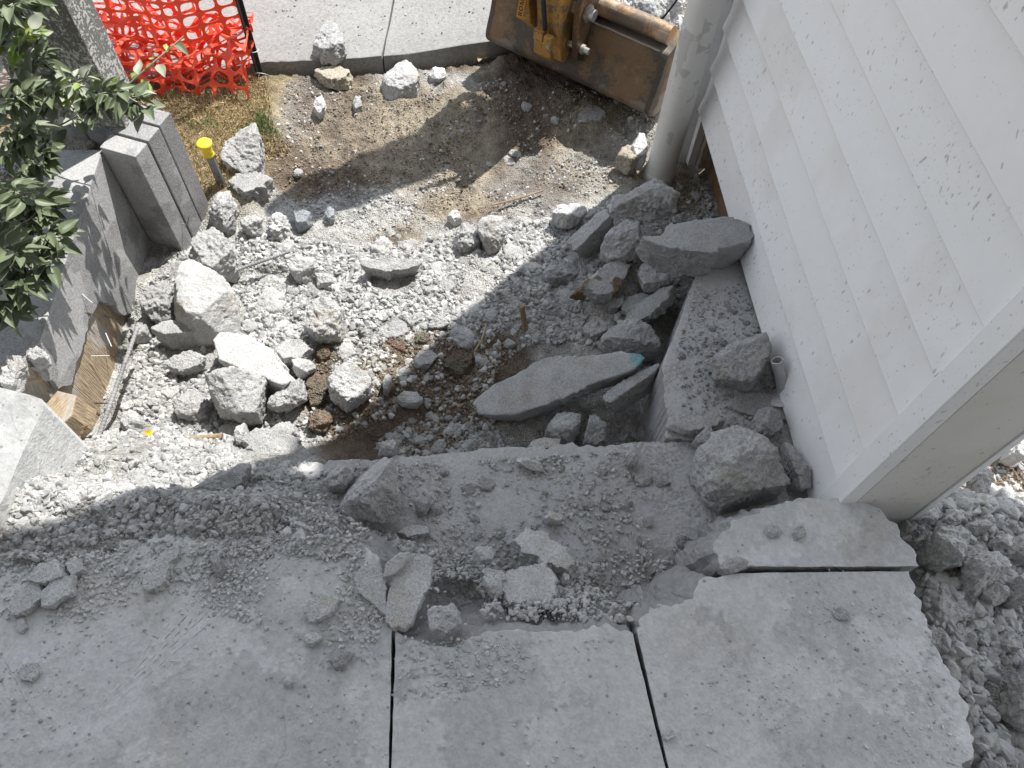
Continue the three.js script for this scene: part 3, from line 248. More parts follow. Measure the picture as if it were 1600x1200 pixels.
// ---------------------------------------------------------------- materials
const grey = (v, t = 0) => [v * (1 + t), v, v * (1 - t)];
const M = {};
{ // broom-finished slab: mottled, pale dust patches with ragged edges, pits
  M.slab = mat(tex(1024, (u, v) => {
    const big = pf(u, v, 3, 11, 4), mid = pf(u, v, 12, 23, 4), fine = pf(u, v, 120, 31, 3);
    const dust = sm(0.0, 0.12, pf(u, v, 7, 47, 7) + 0.25 * mid + 0.12 * fine), streak = pf((u + 0.35 * v) % 1, (v * 0.15 + u * 0.02) % 1, 40, 83, 2);
    const [cd, id] = cell(u, v, 70, 5); const pit = id > 0.91 ? sm(0.9, 0.4, (cd + 0.14 * fine) / Math.max(0.02, (id - 0.86) * 1.6 * (0.5 + hash(Math.floor(id * 9999), 1, 1)))) : 0;
    const [cd2, id2] = cell(u, v, 90, 9); const fleck = id2 > 0.95 ? sm(0.9, 0.5, cd2 / ((id2 - 0.945) * 7)) : 0;
    const grit = hash(Math.floor(u * 1024), Math.floor(v * 1024), 4) - 0.5, f2 = pf(u, v, 300, 77, 2); const stain = sm(0.1, 0.3, pf(u, v, 3, 207, 6)), scuff = sm(0.25, 0.5, pf((u * 0.3 + v * 0.9) % 1, (v * 0.12 + 0.3 * u + 0.08 * big) % 1, 22, 211, 3)), hair = sm(0.985, 1, 1 - Math.abs(pf(u, v, 4, 221, 5)) * 1.3) * sm(0.05, 0.2, pf(u, v, 3, 227, 2)); let c = 0.49 + 0.03 * big + 0.055 * mid + 0.085 * fine + 0.06 * f2 + 0.04 * grit + 0.07 * dust + 0.03 * streak + 0.05 * scuff - 0.05 * stain - 0.12 * hair; c = mix(c, 0.17, pit * 0.6); c = mix(c, 0.45, fleck * 0.5);
    return [c * (0.985 + 0.03 * stain), c, c * (1.0 - 0.03 * stain), 0.5 + 0.3 * fine + 0.25 * f2 + 0.2 * mid + 0.12 * dust - 0.4 * pit];
  }), 0.0024);
}
M.rock = mat(tex(1024, (u, v) => {
  const mid = pf(u, v, 9, 3, 4), fine = pf(u, v, 90, 17, 3), [cd, id] = cell(u, v, 46, 71);
  const stone = id > 0.72 ? sm(0.34, 0.24, cd) : 0, [c2, i2] = cell(u, v, 90, 77), pore = i2 > 0.8 ? sm(0.3, 0.15, c2) : 0;
  const grit = hash(Math.floor(u * 1024), Math.floor(v * 1024), 4) - 0.5, f2 = pf(u, v, 260, 19, 2); let c = 0.49 + 0.1 * mid + 0.14 * fine + 0.11 * f2 + 0.05 * grit; c = mix(c, id > 0.9 ? 0.24 : 0.52, stone * 0.35); c = mix(c, 0.18, pore * 0.6);
  const w = 0.012 * pf(u, v, 4, 91, 3);
  return [c * (1 + w), c, c * (0.99 - w), 0.5 + 0.35 * fine + 0.25 * f2 + 0.25 * mid + 0.2 * stone - 0.35 * pore];
}), 0.0045, { vertexColors: true });
M.flat = mat([M.rock.map, M.rock.bumpMap], 0.003, { vertexColors: true });
M.soil = mat(tex(512, (u, v) => {
  const mid = pf(u, v, 10, 5, 4), fine = pf(u, v, 80, 7, 3), [cd, id] = cell(u, v, 60, 3), crumb = sm(0.5, 0.1, cd);
  const c = 0.8 + 0.25 * mid + 0.35 * fine + 0.2 * (id - 0.5) * crumb;
  return [c, c * 0.99, c * 0.97, 0.4 + 0.35 * crumb + 0.3 * fine + 0.2 * mid];
}), 0.008, { vertexColors: true });
M.clod = mat([M.soil.map, M.soil.bumpMap], 0.012, { color: new THREE.Color(0.27, 0.21, 0.16), vertexColors: true });
M.step = mat(tex(1024, (u, v) => { // worn step: exposed pebbles in grey paste under dust
  const mid = pf(u, v, 6, 13, 5), fine = pf(u, v, 110, 37, 3), [cd, id, sd] = cell(u + 0.006 * mid, v + 0.006 * pf(u, v, 9, 14, 3), 84, 21);
  const show = sm(0.0, 0.25, pf(u, v, 4, 57, 4) + 0.02), pebble = sm(0.05, 0.17, sd - cd + 0.25 * fine) * (id * 7 % 1 > 0.35 ? 1 : 0);
  const f2 = pf(u, v, 260, 39, 2); let r = 0.42 + 0.07 * mid + 0.07 * fine + 0.07 * f2, g = r, b = r;
  const pc = id < 0.3 ? [0.09, 0.09, 0.1] : id < 0.5 ? [0.2, 0.2, 0.2] : id < 0.62 ? [0.36, 0.29, 0.2] : id < 0.72 ? [0.55, 0.53, 0.5] : [0.27, 0.27, 0.27], k = pebble * show * 0.36;
  return [mix(r, pc[0], k), mix(g, pc[1], k), mix(b, pc[2], k), 0.45 + 0.25 * fine + 0.15 * mid + 0.3 * pebble * show];
}), 0.004);
M.walk = mat(tex(1024, (u, v) => {
  const mid = pf(u, v, 5, 41, 5), fine = pf(u, v, 150, 43, 3), [cd, id] = cell(u, v, 60, 51), sp = id > 0.93 ? sm(0.2, 0.1, cd) : 0;
  const rust = sm(0.12, 0.4, pf(u, v, 3, 61, 5)); let c = 0.225 + 0.035 * mid + 0.07 * fine; c = mix(c, 0.09, sp);
  return [c * (1 + 0.02 * rust), c * (0.985 - 0.1 * rust), c * (0.95 - 0.24 * rust), 0.5 + 0.4 * fine - 0.3 * sp];
}), 0.0015);
M.white = mat(tex(1024, (u, v) => { // painted cladding with cement spatter and grubby smears
  const mid = pf(u, v, 4, 19, 5), fine = pf(u, v, 60, 29, 3); let c = 0.83 + 0.02 * fine, h = 0.5 + 0.1 * fine;
  const smear = sm(0.04, 0.34, pf(u + 0.06 * mid, v + 0.05 * pf(u, v, 9, 35, 4), 6, 33, 7)); c -= 0.06 * smear; let w = 0.02 * smear;
  for (const [p, s, cut, k] of [[37, 101, 0.985, 0.34], [53, 111, 0.96, 0.36], [83, 131, 0.95, 0.34], [140, 151, 0.93, 0.3]]) {
    const x = u * p, y = v * p, xi = Math.floor(x), yi = Math.floor(y), id = hash(xi % p, yi % p, s); if (id < cut - 0.75 * Math.max(0, mid - 0.08)) continue;
    const a = hash(xi, yi, s + 1) * 1.2 + 0.7, dx = x - xi - 0.3 - 0.4 * hash(xi, yi, s + 7), dy = y - yi - 0.3 - 0.4 * hash(xi, yi, s + 8), q = dx * Math.cos(a) + dy * Math.sin(a), r = -dx * Math.sin(a) + dy * Math.cos(a), L = 0.05 + 0.24 * hash(xi, yi, s + 2) ** 2, W = 0.035 + 0.06 * hash(xi, yi, s + 3);
    const e = (q / L) ** 2 + (r / W) ** 2 + 0.5 * fine; if (e < 1) { c = mix(c, 0.17, k * 1.4 * sm(1, 0.5, e)); h += 0.3 * sm(1, 0.4, e); }
  }
  return [c * (0.99 + w), c, c * (1.0 - w), h];
}), 0.0012, { roughness: 0.6 });
M.board = mat(tex(1024, (u, v) => { // cement-spattered sawn timber: grey film, fine diagonal saw marks
  const mid = pf(u, v, 6, 7, 5), fine = pf(u, v, 120, 9, 3), saw = Math.sin((u * 90 + v * 30 + mid * 4) * 6.283) * 0.5 + 0.5, [cd, id] = cell(u, v, 120, 27), sp = id > 0.7 ? sm(0.4, 0.2, cd) : 0;
  const dry = sm(0.0, 0.2, pf(u, v, 5, 303, 6)), f2 = pf(u, v, 260, 311, 2); let c = 0.235 + 0.05 * mid + 0.09 * fine + 0.1 * f2 + 0.03 * saw + 0.1 * dry; c = mix(c, 0.45, sp * 0.4);
  return [c * 1.0, c, c * 1.01, 0.5 + 0.25 * saw * 0.4 + 0.35 * fine + 0.2 * mid];
}), 0.0015);
M.wood = mat(tex(512, (u, v) => { // torn raw timber
  const g = pf(u * 1 % 1, v, 3, 7, 3), gr = pn(u, v, 64, 5), s = pf((u * 6) % 1, (v * 0.5) % 1, 24, 15, 4), gr2 = sm(0.1, 0.35, pf(u, v, 5, 99, 5)); const t = 0.5 + 0.9 * s;
  let r = mix(0.2, 0.42, t), gg = mix(0.13, 0.32, t), b = mix(0.07, 0.19, t); const gy = Math.min(1, 0.25 + 0.75 * gr2); r = mix(r, 0.36, gy * 0.75); gg = mix(gg, 0.35, gy * 0.75); b = mix(b, 0.33, gy * 0.75);
  return [r + 0.03 * gr, gg + 0.03 * gr, b + 0.02 * gr, 0.5 + 0.6 * s + 0.1 * g];
}), 0.004);
M.ply = mat([M.wood.map, M.wood.bumpMap], 0.001, { color: new THREE.Color(0.6, 0.46, 0.34) });
M.post = mat(tex(1024, (u, v) => { // weathered post, paint crazed and flaked over darker wood
  const n1 = pf(u, v, 6, 5, 5), ridge = 1 - Math.abs(pf(u, v, 12, 15, 4)) * 14, fine = pf(u, v, 140, 8, 3), flake = sm(0.02, 0.1, pf(u, v, 60, 25, 4) + 0.5 * n1 - 0.06), crack = sm(0.3, 0.8, ridge);
  let c = mix(0.17, 0.5, flake) + 0.05 * fine; c = mix(c, 0.46, 0.5 * crack);
  return [c * 1.01, c, c * 0.95, 0.4 + 0.3 * flake + 0.2 * fine + 0.15 * crack];
}), 0.0015);
M.steel = mat(tex(1024, (u, v) => { // bucket steel: dark mill scale, brown rust, scratches, dried cement
  const n1 = pf(u, v, 4, 5, 5), n2 = pf(u, v, 14, 9, 5), fine = pf(u, v, 110, 12, 3), rust = sm(-0.3, 0.4, n1 + 0.6 * n2 + 0.3 * fine), dust = sm(0.16, 0.42, pf(u, v, 7, 66, 6)) * 0.7; let sc = 0;
  for (let k = 0; k < 4; k++) { const a = [0.4, 1.1, 2.0, 2.7][k], q = u * Math.cos(a) + v * Math.sin(a) + 0.06 * pn(u, v, 5, 70 + k); const f = Math.abs(((q * (14 + 5 * k)) % 1 + 1) % 1 - 0.5); if (pf(u, v, 6, 90 + k, 3) > 0.12) sc += sm(0.03, 0.0, f); }
  let r = mix(0.085, 0.19, rust), g = mix(0.072, 0.125, rust), b = mix(0.058, 0.07, rust); const d = 0.02 * fine; r += d + 0.05 * sc; g += d + 0.04 * sc; b += d + 0.025 * sc;
  return [mix(r, 0.34, 0.6 * dust), mix(g, 0.31, 0.6 * dust), mix(b, 0.27, 0.6 * dust), 0.5 + 0.3 * fine + 0.2 * n2 + 0.2 * dust];
}), 0.0012, { roughness: 0.62, metalness: 0.35 });
M.yellow = mat(tex(512, (u, v) => {
  const n1 = pf(u, v, 5, 5, 5), fine = pf(u, v, 70, 9, 3), chip = 0.75 * sm(0.16, 0.3, pf(u, v, 26, 15, 5) + 0.2 * n1), grime = sm(-0.05, 0.3, n1 + 0.3 * fine);
  let r = 0.4, g = 0.215, b = 0.04; r = mix(r, 0.2, 0.8 * grime); g = mix(g, 0.14, 0.8 * grime); b = mix(b, 0.075, 0.8 * grime);
  return [mix(r, 0.12, chip), mix(g, 0.09, chip), mix(b, 0.07, chip), 0.5 + 0.2 * fine - 0.3 * chip];
}), 0.001, { roughness: 0.55 });
const plain = (r, g, b, o = {}) => new THREE.MeshStandardMaterial({ color: new THREE.Color(r, g, b), roughness: 0.9, ...o });
M.black = plain(0.02, 0.02, 0.022, { roughness: 0.6 });
M.bright = plain(0.5, 0.5, 0.48, { roughness: 0.35, metalness: 0.8 });
M.zinc = mat(tex(256, (u, v) => { const [cd, id] = cell(u, v, 14, 3), c = 0.5 + 0.14 * (id - 0.5) + 0.06 * pf(u, v, 20, 5, 3); return [c, c, c * 1.02, 0.5]; }), 0.0003, { roughness: 0.5, metalness: 0.35 });
M.orange = new THREE.MeshPhysicalMaterial({ color: new THREE.Color(0.92, 0.105, 0.045), roughness: 0.5, transmission: 0.25, thickness: 0, side: THREE.DoubleSide });
M.cap = plain(0.82, 0.6, 0.02, { roughness: 0.5 });
M.peg = mat([M.board.map, M.board.bumpMap], 0.0005, { color: new THREE.Color(0.6, 0.6, 0.62), roughness: 0.6 });
M.rebar = mat([M.board.map, M.board.bumpMap], 0.0005, { color: new THREE.Color(0.8, 0.8, 0.82), roughness: 0.7 });
M.twig = mat([M.wood.map, M.wood.bumpMap], 0.001, { color: new THREE.Color(0.85, 0.8, 0.74) });
M.roof = plain(0.7, 0.7, 0.69);
M.gravel = plain(1, 1, 1, { roughness: 1 });
M.leafDust = [new THREE.MeshPhysicalMaterial({ color: new THREE.Color(0.25, 0.28, 0.205), roughness: 0.6, transmission: 0.12, thickness: 0, side: THREE.DoubleSide }),
  new THREE.MeshPhysicalMaterial({ color: new THREE.Color(0.13, 0.165, 0.09), roughness: 0.5, transmission: 0.12, thickness: 0, side: THREE.DoubleSide }),
  new THREE.MeshPhysicalMaterial({ color: new THREE.Color(0.33, 0.36, 0.29), roughness: 0.6, transmission: 0.1, thickness: 0, side: THREE.DoubleSide })];
M.leafFresh = [new THREE.MeshPhysicalMaterial({ color: new THREE.Color(0.24, 0.37, 0.06), roughness: 0.6, transmission: 0.35, thickness: 0, side: THREE.DoubleSide }),
  new THREE.MeshPhysicalMaterial({ color: new THREE.Color(0.33, 0.38, 0.09), roughness: 0.6, transmission: 0.35, thickness: 0, side: THREE.DoubleSide })];
M.dryLeaf = new THREE.MeshPhysicalMaterial({ color: new THREE.Color(0.46, 0.36, 0.2), roughness: 0.8, transmission: 0.2, thickness: 0, side: THREE.DoubleSide });
console.log('materials');

// ---------------------------------------------------------------- ground
const WB = D.wall;          // foot of the clad wall and its run
const wallN = (x, z) => (x - WB.x) * -0.992 + (z - WB.z) * 0.124;    // > 0 on the pit side
const edgeWalk = (x) => { const w = D.walk; if (x <= w[0][0]) return w[0][1]; for (let i = 1; i < w.length; i++) if (x <= w[i][0]) return mix(w[i - 1][1], w[i][1], (x - w[i - 1][0]) / (w[i][0] - w[i - 1][0])); return w[w.length - 1][1]; };
const edgeA = (x) => { const w = D.slabA; if (x <= w[0][0]) return w[0][1]; for (let i = 1; i < w.length; i++) if (x <= w[i][0]) return mix(w[i - 1][1], w[i][1], (x - w[i - 1][0]) / (w[i][0] - w[i - 1][0])); return -0.5; };
function baseH(x, z) {
  let h = mix(-0.42, -0.39, sm(-2.2, -2.5, z));
  h += 0.035 * Math.exp(-(((x + 0.35) / 0.5) ** 2 + ((z + 1.5) / 0.25) ** 2));                       // rubble swell across the pit
  h -= 0.035 * Math.exp(-(((x + 0.25) / 0.25) ** 2 + ((z + 1.02) / 0.14) ** 2));                     // dug hollow of soil
  h += 0.09 * Math.exp(-(((x - 0.36) / 0.16) ** 2 + ((z + 1.6) / 0.35) ** 2));                       // shaded heap by the kerb
  h = mix(h, -0.36, sm(-0.86, -1.0, x) * sm(-1.72, -1.95, z));                                        // lawn strip
  h = mix(h, mix(-0.17, 0.0, sm(-0.74, -0.6, z)), sm(-0.36, -0.52, x) * sm(-1.02, -0.74, z)); if (x < -0.3 && z > -0.58) { const e = edgeA(x); h = mix(h, -0.12, sm(e + 0.005, e + 0.05, z) * sm(-1.45, -1.3, x)); }       // spill beside the step
  h = mix(h, -0.08, sm(-1.3, -1.34, x) * sm(-1.86, -1.8, z));                                         // planter bed
  h = mix(h, mix(-0.33, -0.43, sm(-1.3, -1.55, z)), sm(0.12, -0.04, wallN(x, z)));                                                    // behind the clad wall
  const rt = sm(0.9, 0.99, x - 0.06 * sm(-0.5, 0, z)) * sm(-0.98, -0.78, z);
  h = mix(h, mix(-0.12, -0.22, sm(1.0, 1.5, x)) , rt);                                                // heap right of the slabs
  if (x > -0.36 && x < 0.9 && z > -0.86) h = Math.min(h, -0.46);
  return h;
}
function hgt(x, z) {
  const r = Math.hypot(x, z + 1.3); let h = baseH(x, z);
  const rough = r < 4 ? 1 : 0.4, lawn = sm(-0.9, -1.02, x) * sm(-1.8, -1.95, z);
  h += rough * (1 - 0.6 * lawn) * (0.030 * fbm(x * 4, z * 4, 1.3, 3) + 0.022 * fbm(x * 16, z * 16, 7.7, 3) + (r < 2.6 ? 0.011 * Math.abs(noise(x * 60, z * 60, 2)) : 0));
  if (z < edgeWalk(x) + 0.02) h = Math.min(h, -0.46 + 0.0);
  return h;
}
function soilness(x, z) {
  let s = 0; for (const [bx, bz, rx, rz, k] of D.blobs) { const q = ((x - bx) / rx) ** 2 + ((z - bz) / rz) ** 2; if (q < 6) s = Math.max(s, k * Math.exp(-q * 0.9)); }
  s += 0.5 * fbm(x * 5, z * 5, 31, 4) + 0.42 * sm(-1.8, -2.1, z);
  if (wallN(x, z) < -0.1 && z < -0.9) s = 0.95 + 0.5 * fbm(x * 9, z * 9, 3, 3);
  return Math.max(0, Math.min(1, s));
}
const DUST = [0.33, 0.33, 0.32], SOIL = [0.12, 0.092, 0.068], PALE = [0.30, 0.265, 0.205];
{
  const line = (a, b, st) => { const o = []; const n = Math.round((b - a) / st); for (let i = 0; i <= n; i++) o.push(a + (b - a) * i / n); return o; };
  const far = [0.15, 0.4, 0.9, 2, 5, 12, 30, 80];
  const xs = [...far.slice().reverse().map((f) => -1.75 - f), ...line(-1.75, 1.75, 0.009), ...far.map((f) => 1.75 + f)];
  const zs = [...far.slice().reverse().map((f) => -3.3 - f), ...line(-3.3, -0.45, 0.009), ...line(-0.43, 0.3, 0.02), ...far.map((f) => 0.3 + f)];
  const nx = xs.length, nz = zs.length, pos = new Float32Array(nx * nz * 3), col = new Float32Array(nx * nz * 3), uv = new Float32Array(nx * nz * 2), idx = [];
  for (let j = 0, k = 0; j < nz; j++) for (let i = 0; i < nx; i++, k++) {
    const x = xs[i], z = zs[j]; pos.set([x, hgt(x, z), z], k * 3); uv.set([x / 0.4, z / 0.4], k * 2);
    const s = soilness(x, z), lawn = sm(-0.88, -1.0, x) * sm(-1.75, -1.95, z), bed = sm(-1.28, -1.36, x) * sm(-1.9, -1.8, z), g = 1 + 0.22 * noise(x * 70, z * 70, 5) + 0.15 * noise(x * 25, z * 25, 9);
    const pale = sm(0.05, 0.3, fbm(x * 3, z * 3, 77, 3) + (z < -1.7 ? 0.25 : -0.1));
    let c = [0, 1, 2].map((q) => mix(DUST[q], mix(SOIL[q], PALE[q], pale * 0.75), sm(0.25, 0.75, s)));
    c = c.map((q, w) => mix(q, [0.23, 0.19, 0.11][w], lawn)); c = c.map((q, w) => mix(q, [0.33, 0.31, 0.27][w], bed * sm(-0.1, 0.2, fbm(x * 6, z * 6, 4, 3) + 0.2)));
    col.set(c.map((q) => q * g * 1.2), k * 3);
    if (i && j) idx.push(k - nx - 1, k - 1, k, k - nx - 1, k, k - nx);
  }
  const g = new THREE.BufferGeometry(); g.setAttribute('position', new THREE.BufferAttribute(pos, 3)); g.setAttribute('color', new THREE.BufferAttribute(col, 3)); g.setAttribute('uv', new THREE.BufferAttribute(uv, 2)); g.setIndex(idx); g.computeVertexNormals();
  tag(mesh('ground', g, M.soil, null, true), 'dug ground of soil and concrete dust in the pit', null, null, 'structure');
}
console.log('ground');

// ---------------------------------------------------------------- slabs: star-shaped plan, top with faint relief, straight saw-cut or broken sloping sides
function polySlab(pts, y0, y1, o = {}) { // pts: [x, z, foot] foot = how far the broken side runs out at its base (0 = straight cut)
  const { ds = 0.006, rings = 46, relief = 0.0016, scale = 1.2, seed = 1, tilt = [0, 0] } = o;
  let area = 0; pts.forEach((p, i) => { const q = pts[(i + 1) % pts.length]; area += p[0] * q[1] - q[0] * p[1]; }); if (area < 0) pts = pts.slice().reverse();
  const per = []; let L = 0;
  pts.forEach((p, i) => { const q = pts[(i + 1) % pts.length], l = Math.hypot(q[0] - p[0], q[1] - p[1]), near = Math.min(Math.abs(p[0]), Math.abs(q[0])) < 1.6 && Math.min(Math.abs(p[1] + 1), Math.abs(q[1] + 1)) < 1.6, n = Math.max(1, Math.round(l / (near && Math.max(p[2], q[2]) >= 0 ? ds : 0.1))); for (let k = 0; k < n; k++) { const t = k / n, f = p[2] > 0 && q[2] > 0 ? mix(p[2], q[2], t) : p[2] > 0 ? p[2] * (1 - t) : q[2] > 0 ? q[2] * t : 0; per.push({ x: mix(p[0], q[0], t), z: mix(p[1], q[1], t), f, nx: (q[1] - p[1]) / l, nz: -(q[0] - p[0]) / l, s: L + l * t }); } L += l; });
  const n = per.length; const cx = o.c ? o.c[0] : per.reduce((a, p) => a + p.x, 0) / n, cz = o.c ? o.c[1] : per.reduce((a, p) => a + p.z, 0) / n;
  for (let pass = 0; pass < 3; pass++) { const c = per.map((p) => [p.nx, p.nz]); per.forEach((p, i) => { if (p.f > 0) { const a = c[(i + n - 1) % n], b = c[(i + 1) % n]; p.nx = (a[0] + b[0] + c[i][0]) / 3; p.nz = (a[1] + b[1] + c[i][1]) / 3; } }); }
  per.forEach((p) => { const br = Math.min(1, p.f / 0.02), rg = Math.min(1, p.f / 0.05), md = 0.35 + 1.3 * Math.max(0, 0.3 + noise(p.x * 9, p.z * 9, seed + 40)), j = rg * (0.03 * fbm(p.x * 9, p.z * 9, seed, 3) + 0.022 * md * fbm(p.x * 60, p.z * 60, seed + 3, 3) + 0.008 * md * Math.abs(noise(p.x * 45, p.z * 45, seed))) + 0.0016 * (1 - br) * fbm(p.x * 40, p.z * 40, seed, 3); p.x += p.nx * j; p.z += p.nz * j; p.drop = br * (0.004 + 0.012 * Math.max(0, fbm(p.x * 22, p.z * 22, seed + 9, 3) + 0.15)); });
  const ty = (x, z) => y0 + tilt[0] * (x - cx) + tilt[1] * (z - cz) + relief * fbm(x * 18, z * 18, seed, 4) + relief * 1.2 * fbm(x * 3, z * 3, seed + 5, 2);
  const P = [], U = [], I = []; const add = (x, y, z, u, v) => { P.push(x, y, z); U.push(u, v); return P.length / 3 - 1; };
  const ts = []; for (let k = 1; k <= rings; k++) ts.push(1 - Math.pow(1 - k / rings, 1.5)); ts[rings - 1] = 1;
  const c0 = add(cx, ty(cx, cz), cz, cx / scale, cz / scale), R0 = [];
  ts.forEach((t) => { const row = []; per.forEach((p) => { const x = mix(cx, p.x, t), z = mix(cz, p.z, t), lip = t > 0.9999 ? p.drop : 0; row.push(add(x, ty(x, z) - lip, z, x / scale, z / scale)); }); R0.push(row); });
  for (let i = 0; i < n; i++) { const j = (i + 1) % n; I.push(c0, R0[0][j], R0[0][i]); for (let k = 1; k < rings; k++) I.push(R0[k - 1][i], R0[k - 1][j], R0[k][j], R0[k - 1][i], R0[k][j], R0[k][i]); }
  const S = 14, R1 = [];
  for (let k = 0; k <= S; k++) { const t = k / S; R1.push(per.concat([per[0]]).map((p, i) => { const yt = ty(p.x, p.z) - p.drop, y = mix(yt, y1, t), w = t * (1.25 - 0.25 * t) * p.f, br = Math.min(1, p.f / 0.02) * Math.sin(Math.min(1, t * 1.5) * 1.57) * (k ? 1 : 0), jj = br * Math.min(1, p.f / 0.05) * (0.024 * fbm(p.x * 16 + 3, y * 16, p.z * 16 + seed, 3) + 0.02 * fbm(p.x * 55, y * 55, p.z * 55, 3)); return add(p.x + p.nx * (w + jj), y, p.z + p.nz * (w + jj), (i === n ? L : p.s) / scale, y / scale); })); }
  const topCount = I.length;
  for (let k = 0; k < S; k++) for (let i = 0; i < n; i++) I.push(R1[k][i], R1[k][i + 1], R1[k + 1][i + 1], R1[k][i], R1[k + 1][i + 1], R1[k + 1][i]);
  const b0 = add(cx, y1, cz, 0, 0); for (let i = 0; i < n; i++) I.push(b0, R1[S][i], R1[S][i + 1]);
  const g = new THREE.BufferGeometry(); g.setAttribute('position', new THREE.Float32BufferAttribute(P, 3)); g.setAttribute('uv', new THREE.Float32BufferAttribute(U, 2)); g.setIndex(I.slice(0, topCount)); g.computeVertexNormals(); const top = g.toNonIndexed(); g.setIndex(I.slice(topCount)); g.deleteAttribute('normal'); const sides = g.toNonIndexed(); sides.computeVertexNormals(); return [top, sides];
}
const foot = (l, f) => l.map((p) => [p[0], p[1], f]);
M.fracture = mat([M.step.map, M.step.bumpMap], 0.006, { color: new THREE.Color(0.72, 0.72, 0.72) });
const slab = (name, pts, y0, y1, m, label, cat, o) => { const [top, sides] = polySlab(pts, y0, y1, o), t = tag(mesh(name, top, m, null, true), label, cat, o && o.group); mesh('broken_edge', sides, o.side || M.fracture, t); return t; };
const A = foot(D.slabA, 0.07); A[A.length - 1][2] = 0;
slab('concrete_slab', [[-1.7, -0.42, 0], ...A, [-0.1795, -0.1, 0], [-0.157, 0.75, 0], [-1.75, 0.75, 0]], 0, -0.16, M.slab, 'wide concrete slab at lower left, cut off by the straight saw joint', 'slab', { seed: 3, c: [-0.8, -0.1] });
const B = foot(D.slabB, 0.1); B[0][2] = 0; B[B.length - 1][2] = 0;
slab('concrete_slab', [...B, [0.3405, -0.145, 0], [0.52, 0.75, 0], [-0.152, 0.75, 0], [-0.174, -0.1, 0]], 0, -0.16, M.slab, 'middle concrete slab between the two saw joints with a broken far edge', 'slab', { seed: 5, c: [0.1, -0.05] });
const C = D.slabC.map((p, i) => [p[0], p[1], i === 0 ? 0 : i < 5 ? 0.09 : i < 8 ? 0 : 0.06]);
slab('concrete_slab', [...C, [0.95, 0.0, 0.05], [0.96, 0.75, 0], [0.53, 0.75, 0], [0.3465, -0.145, 0]], 0.001, -0.16, M.slab, 'right hand concrete slab below the horizontal saw cut', 'slab', { seed: 7, c: [0.65, -0.15] });
const Dd = D.slabD.map((p, i) => [p[0], p[1], i === 0 || i === 12 ? 0 : i < 3 ? 0.012 : i > 6 && i < 9 ? 0.02 : 0.05]);
slab('concrete_slab', Dd, 0.009, -0.16, M.slab, 'small broken corner slab at the foot of the white wall', 'slab', { seed: 9, relief: 0.004, c: [0.7, -0.63], rings: 30 });
// step tread and kerb
slab('concrete_step', [[-0.76, -0.5, 0], ...foot(D.tread, 0.025), [0.62, -0.955, 0.02], [0.93, -0.95, 0], [0.93, -0.3, 0], [-0.7, -0.3, 0]], -0.17, -0.5, M.step, 'grey concrete step with exposed pebbles between the slabs and the pit', 'step', { seed: 12, relief: 0.006, scale: 0.7, c: [0.1, -0.62] });
slab('concrete_kerb', [...D.curb.map((p, i) => [p[0], p[1], i < 5 ? 0.012 : 0]), [0.84, -0.93, 0]], -0.162, -0.5, M.step, 'low concrete kerb running along the foot of the white wall', 'kerb', { seed: 15, relief: 0.004, scale: 0.7, c: [0.62, -1.15], rings: 30 });
slab('concrete_block', D.block.map((p, i) => [p[0], p[1], 0]), 0.04, -0.3, mat([M.slab.map, M.slab.bumpMap], 0.003, { color: new THREE.Color(0.6, 0.6, 0.6) }), 'sunlit pale concrete block at the left frame edge', 'block', { side: M.slab, seed: 17, tilt: [0.03, 0.02], relief: 0.003, c: [-1.19, -0.66] });
{ // pavement in two cast bays with a groove between them
  const g = new THREE.Group(); g.name = 'pavement'; tag(g, 'pale concrete pavement with a joint across it', null, null, 'structure'); scene.add(g);
  const bay = (pts, y0, y1, o) => { const [top, sides] = polySlab(pts, y0, y1, o); mesh('slab_edge', sides, M.walk, mesh('paving_slab', top, M.walk, g)); };
  const jx = -0.6, e = (x) => edgeWalk(x), left = D.walk.filter((p) => p[0] < jx - 0.03), right = D.walk.filter((p) => p[0] > jx + 0.03);
  bay([[-3.4, -2.0, 0], ...foot(left, 0.008), [jx - 0.004, e(jx - 0.004), 0.006], [-0.66, -4.9, 0], [-3.8, -4.6, 0]], -0.32, -0.46, { seed: 21, c: [-1.3, -3.3] });
  bay([[jx + 0.004, e(jx + 0.004), 0.006], ...foot(right, 0.008), [0.33, -4.9, 0], [-0.652, -4.9, 0]], -0.321, -0.46, { seed: 23, c: [-0.2, -3.6] });
}
console.log('slabs');

